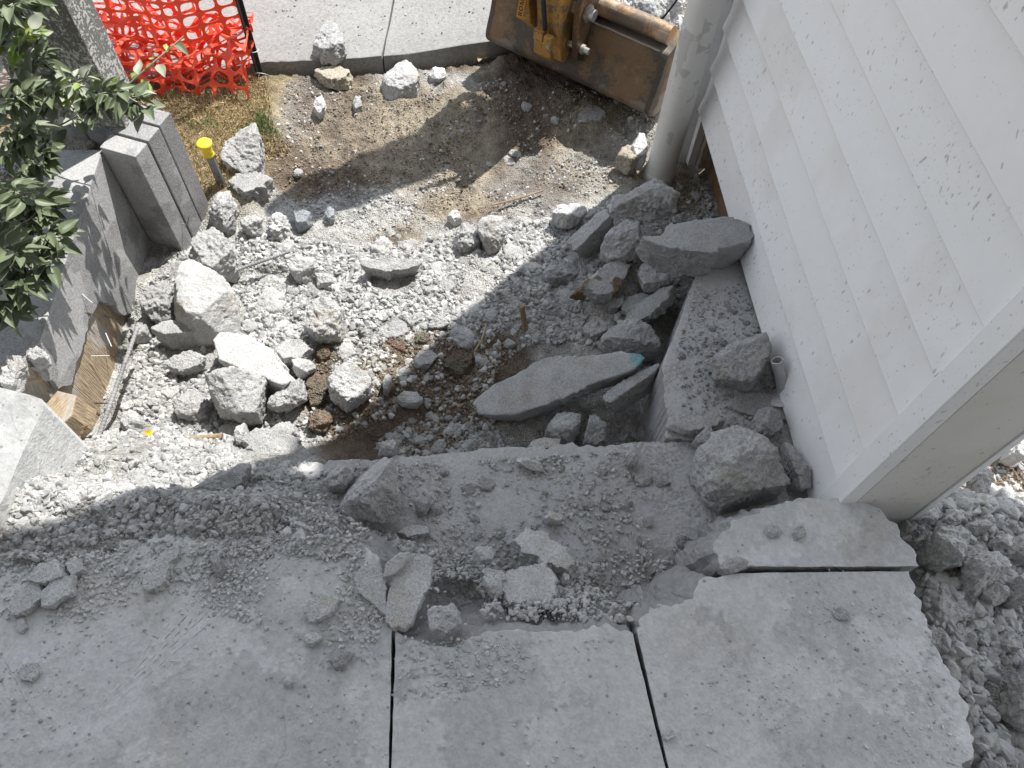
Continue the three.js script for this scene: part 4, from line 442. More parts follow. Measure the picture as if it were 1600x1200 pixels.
// ---------------------------------------------------------------- broken rock
const ico = {};
function icoBase(d) {
  if (!ico[d]) { const g = new THREE.IcosahedronGeometry(1, d); g.deleteAttribute('normal'); g.deleteAttribute('uv'); ico[d] = mergeVertices(g, 1e-4); }
  return ico[d];
}
function rockGeo(poly, centre, e1, n, e2, T, o) { // poly: [u, v] star-shaped; n = slab normal
  const { m = 'b', k = 0, a = 1, d = 12, seed = 1, cuts = 7 } = o, r = rng(seed * 7919 + 13), base = icoBase(d), src = base.attributes.position, N = src.count;
  const ang = poly.map((p) => Math.atan2(p[1], p[0])), rad = poly.map((p) => Math.hypot(p[0], p[1])), Rm = rad.reduce((s, x) => s + x, 0) / rad.length, h = T / 2;
  const RR = (t) => { const cx = Math.cos(t), cy = Math.sin(t); let best = Rm * 0.8; for (let i = 0; i < poly.length; i++) { const p = poly[i], q = poly[(i + 1) % poly.length], ex = q[0] - p[0], ey = q[1] - p[1], den = cx * ey - cy * ex; if (Math.abs(den) < 1e-9) continue; const s = (p[0] * ey - p[1] * ex) / den, w = (p[0] * cy - p[1] * cx) / den; if (s > 0 && w >= -1e-6 && w <= 1 + 1e-6) best = s; } return best * (1 + (o.j ?? 0.1) * (fbm(cx * 2.5 + seed, cy * 2.5, 1, 2) + 0.6 * noise(cx * 9, cy * 9, seed))); };
  const planes = []; for (let i = 0; i < cuts; i++) { const t = r() * 6.283, w = m === 's' ? -0.1 - 0.8 * r() : (r() - 0.35) * 1.6, c = 1 / Math.hypot(1, w), pn2 = [Math.cos(t) * c, w * c, Math.sin(t) * c]; let sup = 0; poly.forEach((p) => { sup = Math.max(sup, p[0] * pn2[0] + p[1] * pn2[2] + h * Math.abs(pn2[1])); }); planes.push([...pn2, sup * (m === 's' ? 0.82 + 0.12 * r() : 0.56 + 0.26 * r())]); }
  if (m === 'b') { // fracture faces: one per outline edge, a few across the top
    poly.forEach((p, i) => { const q = poly[(i + 1) % poly.length]; let ex = q[1] - p[1], ey = p[0] - q[0]; const l = Math.hypot(ex, ey) || 1; ex /= l; ey /= l; let dist = p[0] * ex + p[1] * ey; if (dist < 0) { ex = -ex; ey = -ey; dist = -dist; } const w = (r() - 0.35) * 0.9, c = 1 / Math.hypot(1, w); if (dist > Rm * 0.45) planes.push([ex * c, w * c, ey * c, dist * c * 0.92 + Math.max(0, w) * c * h * 0.25]); });
    for (let i = 0; i < 4; i++) { const t = r() * 6.283, w = 0.12 + 0.5 * r(), c = 1 / Math.hypot(1, w); planes.push([Math.cos(t) * w * c, c, Math.sin(t) * w * c, h * (0.72 + 0.26 * r()) * c + 0.1 * w * Rm]); }
  }
  const pos = new Float32Array(N * 3), s2 = seed * 3.7, scaleA = Math.min(1, Rm / 0.06), amp = 0.0055 * a * scaleA, V = new THREE.Vector3();
  for (let i = 0; i < N; i++) {
    let u = src.getX(i) * Rm, w = src.getY(i) * h * 1.15, v = src.getZ(i) * Rm; const l = Math.hypot(u, v, w); u /= l; v /= l; w /= l;
    const rho = Math.hypot(u, v), Rt = RR(Math.atan2(v, u)); let q = m === 's' ? Rt * (1 + k / 2) / Math.max(1e-4, rho + Rt * k * w / T) : 1 / Math.pow(Math.pow(rho / (Rt * 1.0), 6) + Math.pow(Math.abs(w) / (h * 1.08), 6), 1 / 6);
    if (m === 's') q = Math.min(q, h / Math.max(1e-5, Math.abs(w))); for (const p of planes) { const dt = p[0] * u + p[1] * w + p[2] * v; if (dt > 0) q = Math.min(q, p[3] / dt); }
    V.copy(centre).addScaledVector(e1, u * q).addScaledVector(n, w * q).addScaledVector(e2, v * q);
    const x = V.x, y = V.y, z = V.z, onTop = m === 's' ? (w * q > h * 0.97 ? 0.4 : 1.7) : 1;
    let dsp = amp * onTop * (1.1 * fbm(x * 22 + s2, y * 22, z * 22, 3) + 0.9 * (0.35 - Math.abs(noise(x * 38 + s2, y * 38, z * 38))) + 0.7 * noise(x * 95, y * 95 + s2, z * 95) + 0.45 * noise(x * 190, y * 190 + s2, z * 190)); if (a > 1.5) dsp += amp * 0.5 * (0.5 - Math.abs(noise(x * 70, y * 70, z * 70 + s2)) * 1.6);
    V.addScaledVector(e1, u * dsp).addScaledVector(n, w * dsp).addScaledVector(e2, v * dsp); pos.set([V.x, V.y, V.z], i * 3);
  }
  const g = new THREE.BufferGeometry(); g.setAttribute('position', new THREE.BufferAttribute(pos, 3)); g.setIndex(base.index); g.computeVertexNormals(); return g;
}
function tint(g, fn) { const p = g.attributes.position, c = new Float32Array(p.count * 3); for (let i = 0; i < p.count; i++) c.set(fn(p.getX(i), p.getY(i), p.getZ(i)), i * 3); g.setAttribute('color', new THREE.BufferAttribute(c, 3)); return g; }
ROCKS.forEach((R, i) => {
  const pts = []; for (let k = 0; k < R.p.length; k += 3) pts.push(new THREE.Vector3(R.p[k], R.p[k + 1], R.p[k + 2]));
  const c = new THREE.Vector3(); pts.forEach((p) => c.add(p)); c.divideScalar(pts.length);
  const n = new THREE.Vector3(); pts.forEach((p, k) => { const q = pts[(k + 1) % pts.length]; n.add(p.clone().sub(c).cross(q.clone().sub(c))); }); n.normalize(); if (n.y < 0) n.negate();
  const e1 = new THREE.Vector3(1, 0, 0).addScaledVector(n, -n.x).normalize(), e2 = new THREE.Vector3().crossVectors(e1, n);
  const poly = pts.map((p) => { const q = p.clone().sub(c); return [q.dot(e1), q.dot(e2)]; });
  const low = pts.reduce((m, p) => Math.min(m, p.y), 9), origin = new THREE.Vector3(c.x, Math.min(low, c.y) - R.t / 2, c.z);
  const centre = c.clone(); if (R.m === 's') centre.addScaledVector(n, -R.t / 2);
  let g = rockGeo(poly, centre, e1, n, e2, R.t, { m: R.m, k: R.k ?? (R.m === 's' ? 0.15 : 0), a: R.a ?? 1, d: Math.round((R.d ?? 13) * 1.3), seed: i + 1, cuts: R.m === 's' ? (R.t < 0.03 ? 0 : 5) : 5 });
  const tip = new THREE.Vector3(R.p[18], R.p[19], R.p[20]);
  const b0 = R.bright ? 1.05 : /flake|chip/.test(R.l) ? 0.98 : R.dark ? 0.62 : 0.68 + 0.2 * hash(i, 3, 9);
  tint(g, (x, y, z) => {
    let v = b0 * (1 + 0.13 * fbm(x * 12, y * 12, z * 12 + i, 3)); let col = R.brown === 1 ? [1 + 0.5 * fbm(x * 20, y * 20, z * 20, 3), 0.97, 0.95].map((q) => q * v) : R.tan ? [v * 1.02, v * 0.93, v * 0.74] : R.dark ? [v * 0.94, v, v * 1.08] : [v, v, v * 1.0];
    if (R.brown && R.brown < 1) { const t = sm(0.05, 0.2, fbm(x * 16, y * 16, z * 16 + 4, 3) + R.brown - 0.42); col = col.map((q, w) => mix(q, [0.34, 0.25, 0.16][w], t)); }
    else if (R.brown !== 1) { const t = sm(0.26, 0.36, fbm(x * 9 + 40, y * 9, z * 9 + i, 4)); col = col.map((q, w) => mix(q, q * [0.9, 0.85, 0.78][w], t * 0.7)); }
    if (R.blue) { const t = sm(0.06, 0.01, Math.hypot(x - tip.x + 0.02, z - tip.z)) * (1 + 0.9 * noise(x * 110, y * 60, z * 110)); if (t > 0.4) col = [0.4, 0.72, 0.8]; }
    return col;
  });
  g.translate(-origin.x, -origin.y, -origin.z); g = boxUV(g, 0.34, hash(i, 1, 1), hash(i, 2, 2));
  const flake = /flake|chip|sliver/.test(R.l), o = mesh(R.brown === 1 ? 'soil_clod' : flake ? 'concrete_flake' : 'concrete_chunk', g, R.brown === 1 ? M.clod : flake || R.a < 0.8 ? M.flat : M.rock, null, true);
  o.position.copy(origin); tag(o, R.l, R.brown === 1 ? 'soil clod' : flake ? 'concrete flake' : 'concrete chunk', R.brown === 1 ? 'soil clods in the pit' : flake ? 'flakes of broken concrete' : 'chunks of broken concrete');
});
console.log('rocks');

// ---------------------------------------------------------------- rubble: smaller chunks one by one, then the gravel and crumbs nobody could count
const variants = []; for (let v = 0; v < 9; v++) {
  const r = rng(900 + v), n = 7, poly = []; for (let k = 0; k < n; k++) { const t = k / n * 6.283 + 0.3 * (r() - 0.5), q = 0.05 * (0.75 + 0.5 * r()); poly.push([Math.cos(t) * q, Math.sin(t) * q]); }
  let g = rockGeo(poly, new THREE.Vector3(), new THREE.Vector3(1, 0, 0), new THREE.Vector3(0, 1, 0), new THREE.Vector3(0, 0, 1), 0.05 + 0.03 * r(), { m: 'b', a: 1.5, d: 10, seed: 300 + v, cuts: 6 });
  const b = 0.78 + 0.025 * v; tint(g, (x, y, z) => { const q = b * (1 + 0.15 * fbm(x * 30, y * 30, z * 30 + v, 3)); return [q, q, q * 0.99]; }); variants.push(boxUV(g, 0.34, v * 0.13, v * 0.29));
}
const inPoly = (x, z, p) => { let c = false; for (let i = 0, j = p.length - 1; i < p.length; j = i++) if ((p[i][1] > z) !== (p[j][1] > z) && x < (p[j][0] - p[i][0]) * (z - p[i][1]) / (p[j][1] - p[i][1]) + p[i][0]) c = !c; return c; };
const rockSpots = ROCKS.map((R) => { let x = 0, z = 0, n = R.p.length / 3, q = 0; for (let k = 0; k < R.p.length; k += 3) { x += R.p[k] / n; z += R.p[k + 2] / n; } for (let k = 0; k < R.p.length; k += 3) q = Math.max(q, Math.hypot(R.p[k] - x, R.p[k + 2] - z)); return [x, z, q]; });
const freeOf = (x, z, f = 0.9) => !rockSpots.some((s) => Math.hypot(x - s[0], z - s[1]) < s[2] * f);
const onTread = (x, z) => z > -0.93 + 0.1 * (0.4 - x) * 1.2 && x > -0.7 && x < 0.75 && z < -0.5;
const ZONES = {
  sun: { poly: [[-1.2, -1.62], [-1.0, -1.75], [-0.55, -1.72], [-0.1, -1.85], [0.3, -2.0], [0.42, -1.9], [0.2, -1.7], [-0.2, -1.2], [-0.5, -1.0], [-0.75, -0.85], [-1.15, -0.92]], y: hgt },
  far: { poly: [[-0.95, -2.5], [-0.3, -2.66], [0.45, -2.6], [0.5, -2.2], [0.1, -1.95], [-0.5, -1.75], [-0.95, -1.9]], y: hgt },
  shade: { poly: [[0.35, -1.85], [0.5, -1.9], [0.5, -1.5], [0.38, -1.15], [0.38, -0.95], [-0.15, -0.9], [-0.4, -1.0], [-0.1, -1.3]], y: hgt },
  spill: { poly: [[-1.15, -0.95], [-0.75, -0.86], [-0.5, -0.8], [-0.33, -0.7], [-0.33, -0.57], [-0.6, -0.54], [-1.05, -0.47], [-1.07, -0.6]], y: hgt },
  tread: { poly: [[-0.6, -0.76], [0.4, -0.91], [0.45, -0.62], [0.3, -0.52], [0.1, -0.47], [-0.2, -0.5], [-0.6, -0.6]], y: () => -0.168 },
  kerb: { poly: [[0.43, -1.15], [0.52, -1.42], [0.72, -1.5], [0.72, -0.9], [0.44, -0.92]], y: () => -0.16 },
  heap: { poly: [[0.93, -0.72], [1.08, -0.86], [1.3, -0.95], [1.45, -0.85], [1.35, 0.05], [0.99, 0.05], [0.98, -0.25]], y: hgt },
  back: { poly: [[1.2, -1.0], [1.45, -1.3], [1.75, -1.2], [1.6, -0.85]], y: hgt },
  nook: { poly: [[0.5, -1.58], [0.78, -1.6], [0.66, -2.2], [0.5, -2.2]], y: hgt },
  pile: { poly: [[0.35, -2.85], [0.75, -2.7], [0.75, -3.4], [0.34, -3.4]], y: hgt },
  slabs: { poly: [[-1.0, -0.45], [-0.25, -0.52], [0.3, -0.38], [0.45, -0.5], [0.9, -0.68], [0.92, -0.2], [0.9, 0.0], [-0.95, 0.0]], y: () => 0.001 },
  edge: { poly: [[-0.6, -0.53], [-0.25, -0.55], [-0.2, -0.4], [0.28, -0.42], [0.42, -0.5], [0.4, -0.6], [0.0, -0.56], [-0.3, -0.62], [-0.6, -0.62]], y: (x, z) => -0.03 - 0.11 * sm(-0.42, -0.55, z) },
  lipA: { poly: [[-1.05, -0.46], [-0.6, -0.52], [-0.3, -0.53], [-0.22, -0.4], [-0.25, -0.3], [-0.6, -0.38], [-1.0, -0.3]], y: () => 0.001 },
  rimA: { poly: [[-1.06, -0.62], [-0.4, -0.66], [-0.28, -0.57], [-0.3, -0.5], [-0.6, -0.49], [-1.06, -0.42]], y: (x, z) => (z > edgeA(x) ? 0.001 : Math.max(-0.02, hgt(x, z))) },
  lipB: { poly: [[-0.19, -0.35], [0.26, -0.38], [0.05, -0.28], [-0.19, -0.22]], y: () => 0.001 },
  bed: { poly: [[-1.28, -1.6], [-1.2, -0.95], [-1.6, -0.95], [-1.6, -1.7]], y: hgt },
  walk: { poly: [[-1.1, -2.6], [-0.2, -2.85], [-0.2, -3.3], [-1.1, -3.3]], y: () => -0.319 },
};
function spots(zone, n, r, f) { const { poly, y } = ZONES[zone], xs = poly.map((p) => p[0]), zs = poly.map((p) => p[1]), x0 = Math.min(...xs), x1 = Math.max(...xs), z0 = Math.min(...zs), z1 = Math.max(...zs), o = []; for (let t = 0; t < n * 40 && o.length < n; t++) { const x = mix(x0, x1, r()), z = mix(z0, z1, r()); if (inPoly(x, z, poly) && (!f || f(x, z))) o.push([x, y(x, z), z]); } return o; }
{
  const r = rng(4242);
  const used = new Set(), marks = ROCKS.map((R, i) => [R.l, rockSpots[i][0], rockSpots[i][1]]).filter((q) => q[0].split(' ').length <= 10);
  const nameIt = (what, x, z) => { for (const [l, mx, mz] of marks.slice().sort((a, b) => Math.hypot(a[1] - x, a[2] - z) - Math.hypot(b[1] - x, b[2] - z))) { const dx = x - mx, dz = z - mz, s = `${what} ${Math.abs(dx) > Math.abs(dz) ? (dx < 0 ? 'left of' : 'right of') : dz < 0 ? 'behind' : 'in front of'} the ${l}`; if (!used.has(s)) { used.add(s); return s; } } return null; };
  const sets = [['sun', 95, 0.35, 1.0, 'small grey concrete chunk among the sunlit rubble of the pit', 'small chunks in the sunlit rubble'], ['far', 16, 0.25, 0.6, 'small pale stone on the brown soil near the pavement', 'small stones on the brown soil'], ['shade', 50, 0.3, 0.85, 'small grey chunk in the shaded rubble along the step and kerb', 'small chunks in the shaded rubble'], ['spill', 30, 0.25, 0.65, 'small chunk in the spilled rubble left of the step', 'small chunks in the spill beside the step'], ['tread', 26, 0.22, 0.5, 'small loose stone lying on the step', 'small stones on the step'], ['heap', 85, 0.3, 1.2, 'grey chunk in the shaded heap right of the slabs', 'chunks in the right hand heap'], ['pile', 14, 0.5, 1.3, 'grey chunk in the pile behind the excavator bucket', 'chunks in the pile behind the bucket'], ['nook', 9, 0.3, 0.9, 'grey chunk in the dark gap beside the downpipe and white wall', 'chunks in the gap by the downpipe'], ['kerb', 8, 0.25, 0.5, 'small loose stone on the kerb beside the white wall', 'small stones on the kerb'], ['back', 8, 0.3, 0.6, 'stone on the sunlit gravel behind the white wall', 'stones behind the white wall']];
  for (const [zone, n, s0, s1, label, group] of sets) {
    let made = 0; for (const [x, y, z] of spots(zone, n * 2, r, (a, b) => freeOf(a, b, 0.95) && (zone !== 'sun' || !onTread(a, b)))) {
      if (made++ >= n) break; const s = s0 + (s1 - s0) * Math.pow(r(), 2.2), o = mesh(zone === 'far' ? 'small_stone' : 'rubble_chunk', variants[Math.floor(r() * 9)], M.rock, null, true);
      o.scale.set(s * (0.8 + 0.4 * r()), s * (0.7 + 0.4 * r()), s * (0.8 + 0.4 * r())); o.rotation.set((r() - 0.5) * 0.7, r() * 6.28, (r() - 0.5) * 0.7); o.position.set(x, y - 0.006 * s, z); tag(o, nameIt(s > 0.5 * (s0 + s1) ? 'grey chunk' : 'small stone', x, z) || label, 'rubble', group);
    }
  }
}
const pebbleGeo = (seed, d) => { const r = rng(seed), base = icoBase(d).clone(), p = base.attributes.position, pl = []; for (let k = 0; k < 11; k++) { const v = new THREE.Vector3(r() - 0.5, r() - 0.5, r() - 0.5).normalize(); pl.push([v, 0.42 + 0.32 * r()]); } for (let i = 0; i < p.count; i++) { const v = new THREE.Vector3().fromBufferAttribute(p, i).normalize(); let q = 1; for (const [n, e] of pl) { const t = n.dot(v); if (t > 0) q = Math.min(q, e / t); } q *= 1 + 0.12 * noise(v.x * 3 + seed, v.y * 3, v.z * 3); p.setXYZ(i, v.x * q, v.y * q, v.z * q); } const g = base.toNonIndexed(); g.computeVertexNormals(); return g; };
function scatter(name, label, list, geo, m) { // list: [x, y, z, radius, r, g, b]
  const im = new THREE.InstancedMesh(geo, m, list.length), r = rng(list.length), q = new THREE.Quaternion(), e = new THREE.Euler(), T = new THREE.Matrix4(), c = new THREE.Color();
  list.forEach(([x, y, z, s, cr, cg, cb], i) => { e.set(r() * 6.28, r() * 6.28, r() * 6.28); q.setFromEuler(e); T.compose(new THREE.Vector3(x, y + s * (0.4 * r() - 0.1), z), q, new THREE.Vector3(s * (0.75 + 0.6 * r()), s * (0.6 + 0.4 * r()), s * (0.75 + 0.6 * r()))); im.setMatrixAt(i, T); im.setColorAt(i, c.setRGB(cr, cg, cb)); });
  im.name = numbered(name); im.castShadow = im.receiveShadow = true; scene.add(im); tag(im, label, name.split('_').pop(), null, 'stuff'); return im;
}
{
  const r = rng(77), fine = [], coarse = [], soil = [];
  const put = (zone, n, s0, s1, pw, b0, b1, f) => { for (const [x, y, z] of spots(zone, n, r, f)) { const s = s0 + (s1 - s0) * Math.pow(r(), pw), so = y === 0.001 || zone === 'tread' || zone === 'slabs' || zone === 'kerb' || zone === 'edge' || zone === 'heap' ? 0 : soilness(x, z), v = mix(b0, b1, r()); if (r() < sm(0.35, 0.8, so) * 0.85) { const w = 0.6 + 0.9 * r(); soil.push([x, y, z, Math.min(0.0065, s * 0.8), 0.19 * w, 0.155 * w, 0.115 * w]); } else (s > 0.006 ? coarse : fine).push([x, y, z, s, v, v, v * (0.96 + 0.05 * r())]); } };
  const clear = (x, z) => freeOf(x, z, 0.8);
  const patchy = (k, c, f) => (x, z) => r() < c + 1.6 * (fbm(x * 7, z * 7, k, 3) + 0.1) && (!f || f(x, z));
  put('sun', 70000, 0.0014, 0.016, 8, 0.22, 0.52, patchy(3, 0.5, (x, z) => !onTread(x, z) && clear(x, z)));
  put('far', 20000, 0.0012, 0.010, 8, 0.2, 0.55, patchy(5, 0.35, clear));
  put('shade', 26000, 0.0016, 0.016, 6.5, 0.24, 0.44, patchy(7, 0.45, clear));
  put('spill', 34000, 0.0013, 0.015, 9, 0.24, 0.46, patchy(9, 0.5, clear));
  put('tread', 11000, 0.0009, 0.0085, 8, 0.34, 0.52, patchy(11, 0.25));
  put('kerb', 4000, 0.0009, 0.007, 8, 0.2, 0.38, patchy(13, 0.3));
  put('edge', 8000, 0.0012, 0.011, 6.5, 0.34, 0.54, patchy(15, 0.3));
  put('heap', 22000, 0.0018, 0.026, 7, 0.3, 0.44, clear);
  put('nook', 2500, 0.0015, 0.014, 6, 0.26, 0.42);
  put('back', 7000, 0.0025, 0.018, 4, 0.25, 0.5);
  put('pile', 3500, 0.004, 0.026, 3.0, 0.3, 0.45);
  put('slabs', 4500, 0.0006, 0.005, 7.0, 0.3, 0.66, patchy(17, 0.12));
  put('lipA', 7000, 0.0007, 0.0075, 6.5, 0.42, 0.62, patchy(21, 0.12)); put('lipB', 1300, 0.0007, 0.006, 6.5, 0.42, 0.62, patchy(23, 0.1));
  put('rimA', 11000, 0.001, 0.009, 8, 0.34, 0.54, patchy(25, 0.3));
  put('bed', 9000, 0.0016, 0.012, 5, 0.28, 0.46);
  put('walk', 300, 0.0015, 0.007, 4.0, 0.12, 0.4);
  scatter('fine_gravel', 'fine crumbs of broken concrete strewn over pit, step and slabs', fine, pebbleGeo(5, 1), M.gravel);
  [9, 21, 34, 47].forEach((sd, k) => scatter('coarse_gravel', 'coarser bits of broken concrete strewn over pit and step', coarse.filter((q, i) => i % 4 === k), pebbleGeo(sd, 2), M.gravel));
  scatter('soil_crumbs', 'brown soil crumbs strewn over the dug ground', soil, pebbleGeo(13, 1), M.gravel);
}
console.log('rubble');

// ---------------------------------------------------------------- clad wall, downpipe, porch roof
{
  const w = thing('clad_wall', 'white painted weatherboard porch wall spattered with cement', 'wall'); w.position.set(WB.x, -0.18, WB.z); w.rotation.y = Math.atan2(0.992, -0.124);
  const Y = 0.18, r = rng(31), ex = WB.ex, s0 = WB.s0, sa = WB.sa, s1 = WB.s1 + 0.03;                // local x runs away from the step, z into the wall
  for (let i = 0; i < 20; i++) {
    const y0 = (i ? WB.y0 + (i - 1) * ex : -0.14) + Y, y1 = WB.y0 + i * ex + Y, zb = -0.031 - 0.003 * r(), zt = -0.004, x0 = s0 + 0.001, x1 = s1 + 0.004 * r();
    const P = [[x0, y0, 0.001], [x0, y0, zb], [x0, y0 + 0.003, zb - 0.001], [x0, y1 + 0.004, zt], [x0, y1 + 0.004, 0.001]], n = P.length, p = [], idx = [], seg = 14;
    for (let k = 0; k <= seg; k++) P.forEach((q) => { const x = mix(x0, x1, k / seg), wv = 0.002 * noise(x * 4, i * 9.1, 3); p.push(x, q[1] + (q[2] < -0.01 ? wv : 0), q[2] + (q[2] < -0.01 ? 0.002 * noise(x * 3, i * 5, 8) : 0)); });
    for (let k = 0; k < seg; k++) for (let q = 0; q < n; q++) { const a = k * n + q, b = k * n + (q + 1) % n; idx.push(a, a + n, b, b, a + n, b + n); }
    for (let q = 1; q < n - 1; q++) idx.push(0, q, q + 1, seg * n, seg * n + q + 1, seg * n + q);
    let g = new THREE.BufferGeometry(); g.setAttribute('position', new THREE.Float32BufferAttribute(p, 3)); g.setIndex(idx); g = g.toNonIndexed(); g.computeVertexNormals(); mesh('weatherboard', boxUV(g, 1.5, i * 0.37, i * 0.611), M.white, w);
  }
  const uvb = (g, s = 1.5, k = 0) => boxUV(g, s, k, k * 1.7);
  mesh('corner_board', uvb(box(sa, s0, -0.04, 3.06, -0.036, 0.002, 0.003), 1.5, 0.21), M.white, w);
  M.grubbyShaded = mat([M.white.map, M.white.bumpMap], 0.0012, { color: new THREE.Color(0.82, 0.81, 0.77), roughness: 0.7 }); mesh('end_board', uvb(box(sa + 0.0005, sa + 0.024, -0.05, 3.06, 0.0025, 0.19, 0.003), 1.5, 0.47), M.grubbyShaded, w);  // same white paint, darkened for the end face's shade as well as its grime
  mesh('end_trim', uvb(box(sa - 0.003, sa + 0.024, -0.05, 3.06, 0.1905, 0.208, 0.002), 1.5, 0.77), M.white, w);
  mesh('wall_frame', uvb(box(sa + 0.025, s1, 0.07, 3.06, 0.0025, 0.2)), M.white, w);
  mesh('plywood', uvb(box(0.3, s1 + 0.02, -0.3, 0.069, 0.07, 0.083), 0.5), M.ply, w);
  mesh('stud', uvb(box(s1 - 0.03, s1 + 0.01, -0.2, 0.35, 0.02, 0.069), 0.5), M.wood, w);
  mesh('corner_post', uvb(box(s1 + 0.042, s1 + 0.15, -0.24, 3.06, -0.045, 0.09, 0.003), 1.5, 0.31), M.white, w);
  mesh('cover_strip', uvb(box(s1 + 0.006, s1 + 0.041, -0.22, 3.06, -0.008, 0.02, 0.002), 1.5, 0.61), M.white, w);
}
{ // downpipe
  const p = thing('downpipe', 'round white downpipe with cement smears at the far wall corner', 'pipe'); p.position.set(0.494, -0.44, -2.17);
  const prof = [[0.0, 0], [0.055, 0], [0.055, 0.055], [0.0545, 0.06], [0.0525, 0.06], [0.0525, 3.3], [0.0, 3.3]].map((q) => new THREE.Vector2(q[0], q[1]));
  const g = new THREE.LatheGeometry(prof, 48); const uv = g.attributes.uv, ps = g.attributes.position; for (let i = 0; i < uv.count; i++) uv.setXY(i, uv.getX(i) * 0.28, ps.getY(i) / 1.1); mesh('pipe', g, M.pipe = mat(tex(1024, (u, v) => { const n = pf(u, v, 6, 3, 5), fine = pf(u, v, 60, 7, 3), d = sm(0.26, 0.32, pf(u + 0.05 * n, v * 0.999 + 0.05 * pf(u, v, 14, 77, 4), 13, 55, 6) + 0.15 * n + 0.1 * fine), [cd, id] = cell(u, v, 60, 9), sp = id > 0.93 ? sm(0.9, 0.4, cd / ((id - 0.92) * 3)) : 0; let c = 0.68 + 0.03 * fine; c = mix(c, 0.4, d * 0.6); c = mix(c, 0.2, sp * 0.6); return [c, c, c * 0.96, 0.5 + 0.3 * d + 0.1 * fine]; }), 0.001, { roughness: 0.5 }), p);
  for (const y of [1.1, 2.4]) { const c = mesh('bracket', new THREE.TorusGeometry(0.054, 0.004, 8, 32), M.zinc, p); c.rotation.x = Math.PI / 2; c.position.y = y; }
}
{ // porch roof overhead: keeps the landing in shade
  const pts = [[-3.2, -1.55], [-0.05, -1.85], [0.1, -1.89], [0.25, -2.01], [0.47, -2.18], [2.44, -2.36], [2.6, -1.2], [2.6, 1.2], [-3.2, 1.6]], s = new THREE.Shape(pts.map((p) => new THREE.Vector2(p[0], -p[1])));
  const g = new THREE.ExtrudeGeometry(s, { depth: 0.14, bevelEnabled: false }); g.rotateX(-Math.PI / 2); const r = thing('porch_roof', 'porch roof overhead that shades the landing', 'roof'); r.position.y = 2.95; mesh('roof_deck', g, M.roof, r);
  const ps = mesh('roof_post', box(-2.95, -2.83, -3.1, 0, 0.9, 1.02), M.roof, r); ps.name = 'post'; const p2 = mesh('post', box(2.4, 2.52, -3.1, 0, 0.6, 0.72), M.roof, r);
}
{  // unseen wall behind the camera, added and kept dark to hold back sky light
  const h = thing('unseen_house_front', 'added unseen house wall behind the porch landing that blocks sky light', 'house'); h.position.set(0, -0.45, 1.6);
  mesh('wall', box(-6, 6, 0, 5.2, 0, 0.25), plain(0.2, 0.2, 0.2), h); mesh('door', box(-0.45, 0.45, 0.46, 2.5, -0.03, -0.001), plain(0.16, 0.15, 0.14), h); mesh('door_step', box(-1.6, 0.95, 0, 0.44, -0.84, -0.002), M.slab, h);
}
console.log('house');
// ---------------------------------------------------------------- planter: timber retaining wall, pier, posts
function alongY(a, b) { // group whose local y runs from a to b
  const g = new THREE.Group(), v = b.clone().sub(a); g.position.copy(a); g.quaternion.setFromUnitVectors(new THREE.Vector3(0, 1, 0), v.clone().normalize()); g.userData.len = v.length(); return g;
}
{
  const w = thing('retaining_wall', 'timber retaining wall with a cement grey face torn open to raw wood', 'wall'); w.position.set(D.rw.o[0], -0.5, D.rw.o[1]); w.rotation.y = Math.atan2(-D.rw.d[1], D.rw.d[0]);
  // local x = run towards the step, y up, z = out into the pit
  const L = D.rw.len, jag = (pts, seed, am) => { const o = []; pts.forEach((p, i) => { const q = pts[(i + 1) % pts.length], n = Math.max(1, Math.round(Math.hypot(q[0] - p[0], q[1] - p[1]) / 0.012)); for (let k = 0; k < n; k++) { const x = mix(p[0], q[0], k / n), y = mix(p[1], q[1], k / n), e = p[2] || q[2] ? am : 0.0008; o.push([x + e * noise(x * 60, y * 60, seed), y + e * noise(x * 60, y * 60, seed + 9)]); } }); return o; };
  const core = ext(jag([[-0.16, 0.0], [L + 0.03, 0.0], [L + 0.02, 0.3, 1], [L - 0.05, 0.455, 1], [-0.16, 0.465]], 3, 0.004), 0.10, 0.002); core.translate(0, 0, 0.0185);
  mesh('timber_core', boxUV(core, 0.4), M.wood, w);
  const face = ext(jag(D.rw.face.map((p) => [p[0], p[1] + 0.5, p[2]]), 7, 0.006), 0.012, 0.0015); face.translate(0, 0, 0.002); mesh('face_board', boxUV(face, 0.5), M.board, w);
  const cap = ext([[-0.16, 0.001], [L - 0.03, 0.001], [L - 0.02, 0.14], [-0.16, 0.14]], 0.012, 0.002); cap.rotateX(Math.PI / 2); cap.translate(0, 0.479, 0.0); mesh('top_board', boxUV(cap, 0.5), M.board, w);
  for (const [x, y, a, l] of [[0.30, 0.36, 0.5, 0.035], [0.4, 0.22, -0.4, 0.05], [0.33, 0.2, 1.0, 0.045], [0.62, 0.28, 0.1, 0.04]]) { const n = mesh('nail', new THREE.CylinderGeometry(0.0016, 0.0016, l, 6), M.zinc, w); n.position.set(x, y, -0.012); n.rotation.set(0.9, 0, a); }
  for (const [x, y, s] of [[0.31, 0.30, 1], [0.25, 0.2, 0.8], [0.5, 0.12, 1.2], [0.56, 0.2, 1]]) { const g = new THREE.ConeGeometry(0.004 * s, 0.07 * s, 4); const n = mesh('splinter', g, M.wood, w); n.position.set(x, y, -0.004); n.rotation.set(0.25, 0, 2.7); }
}
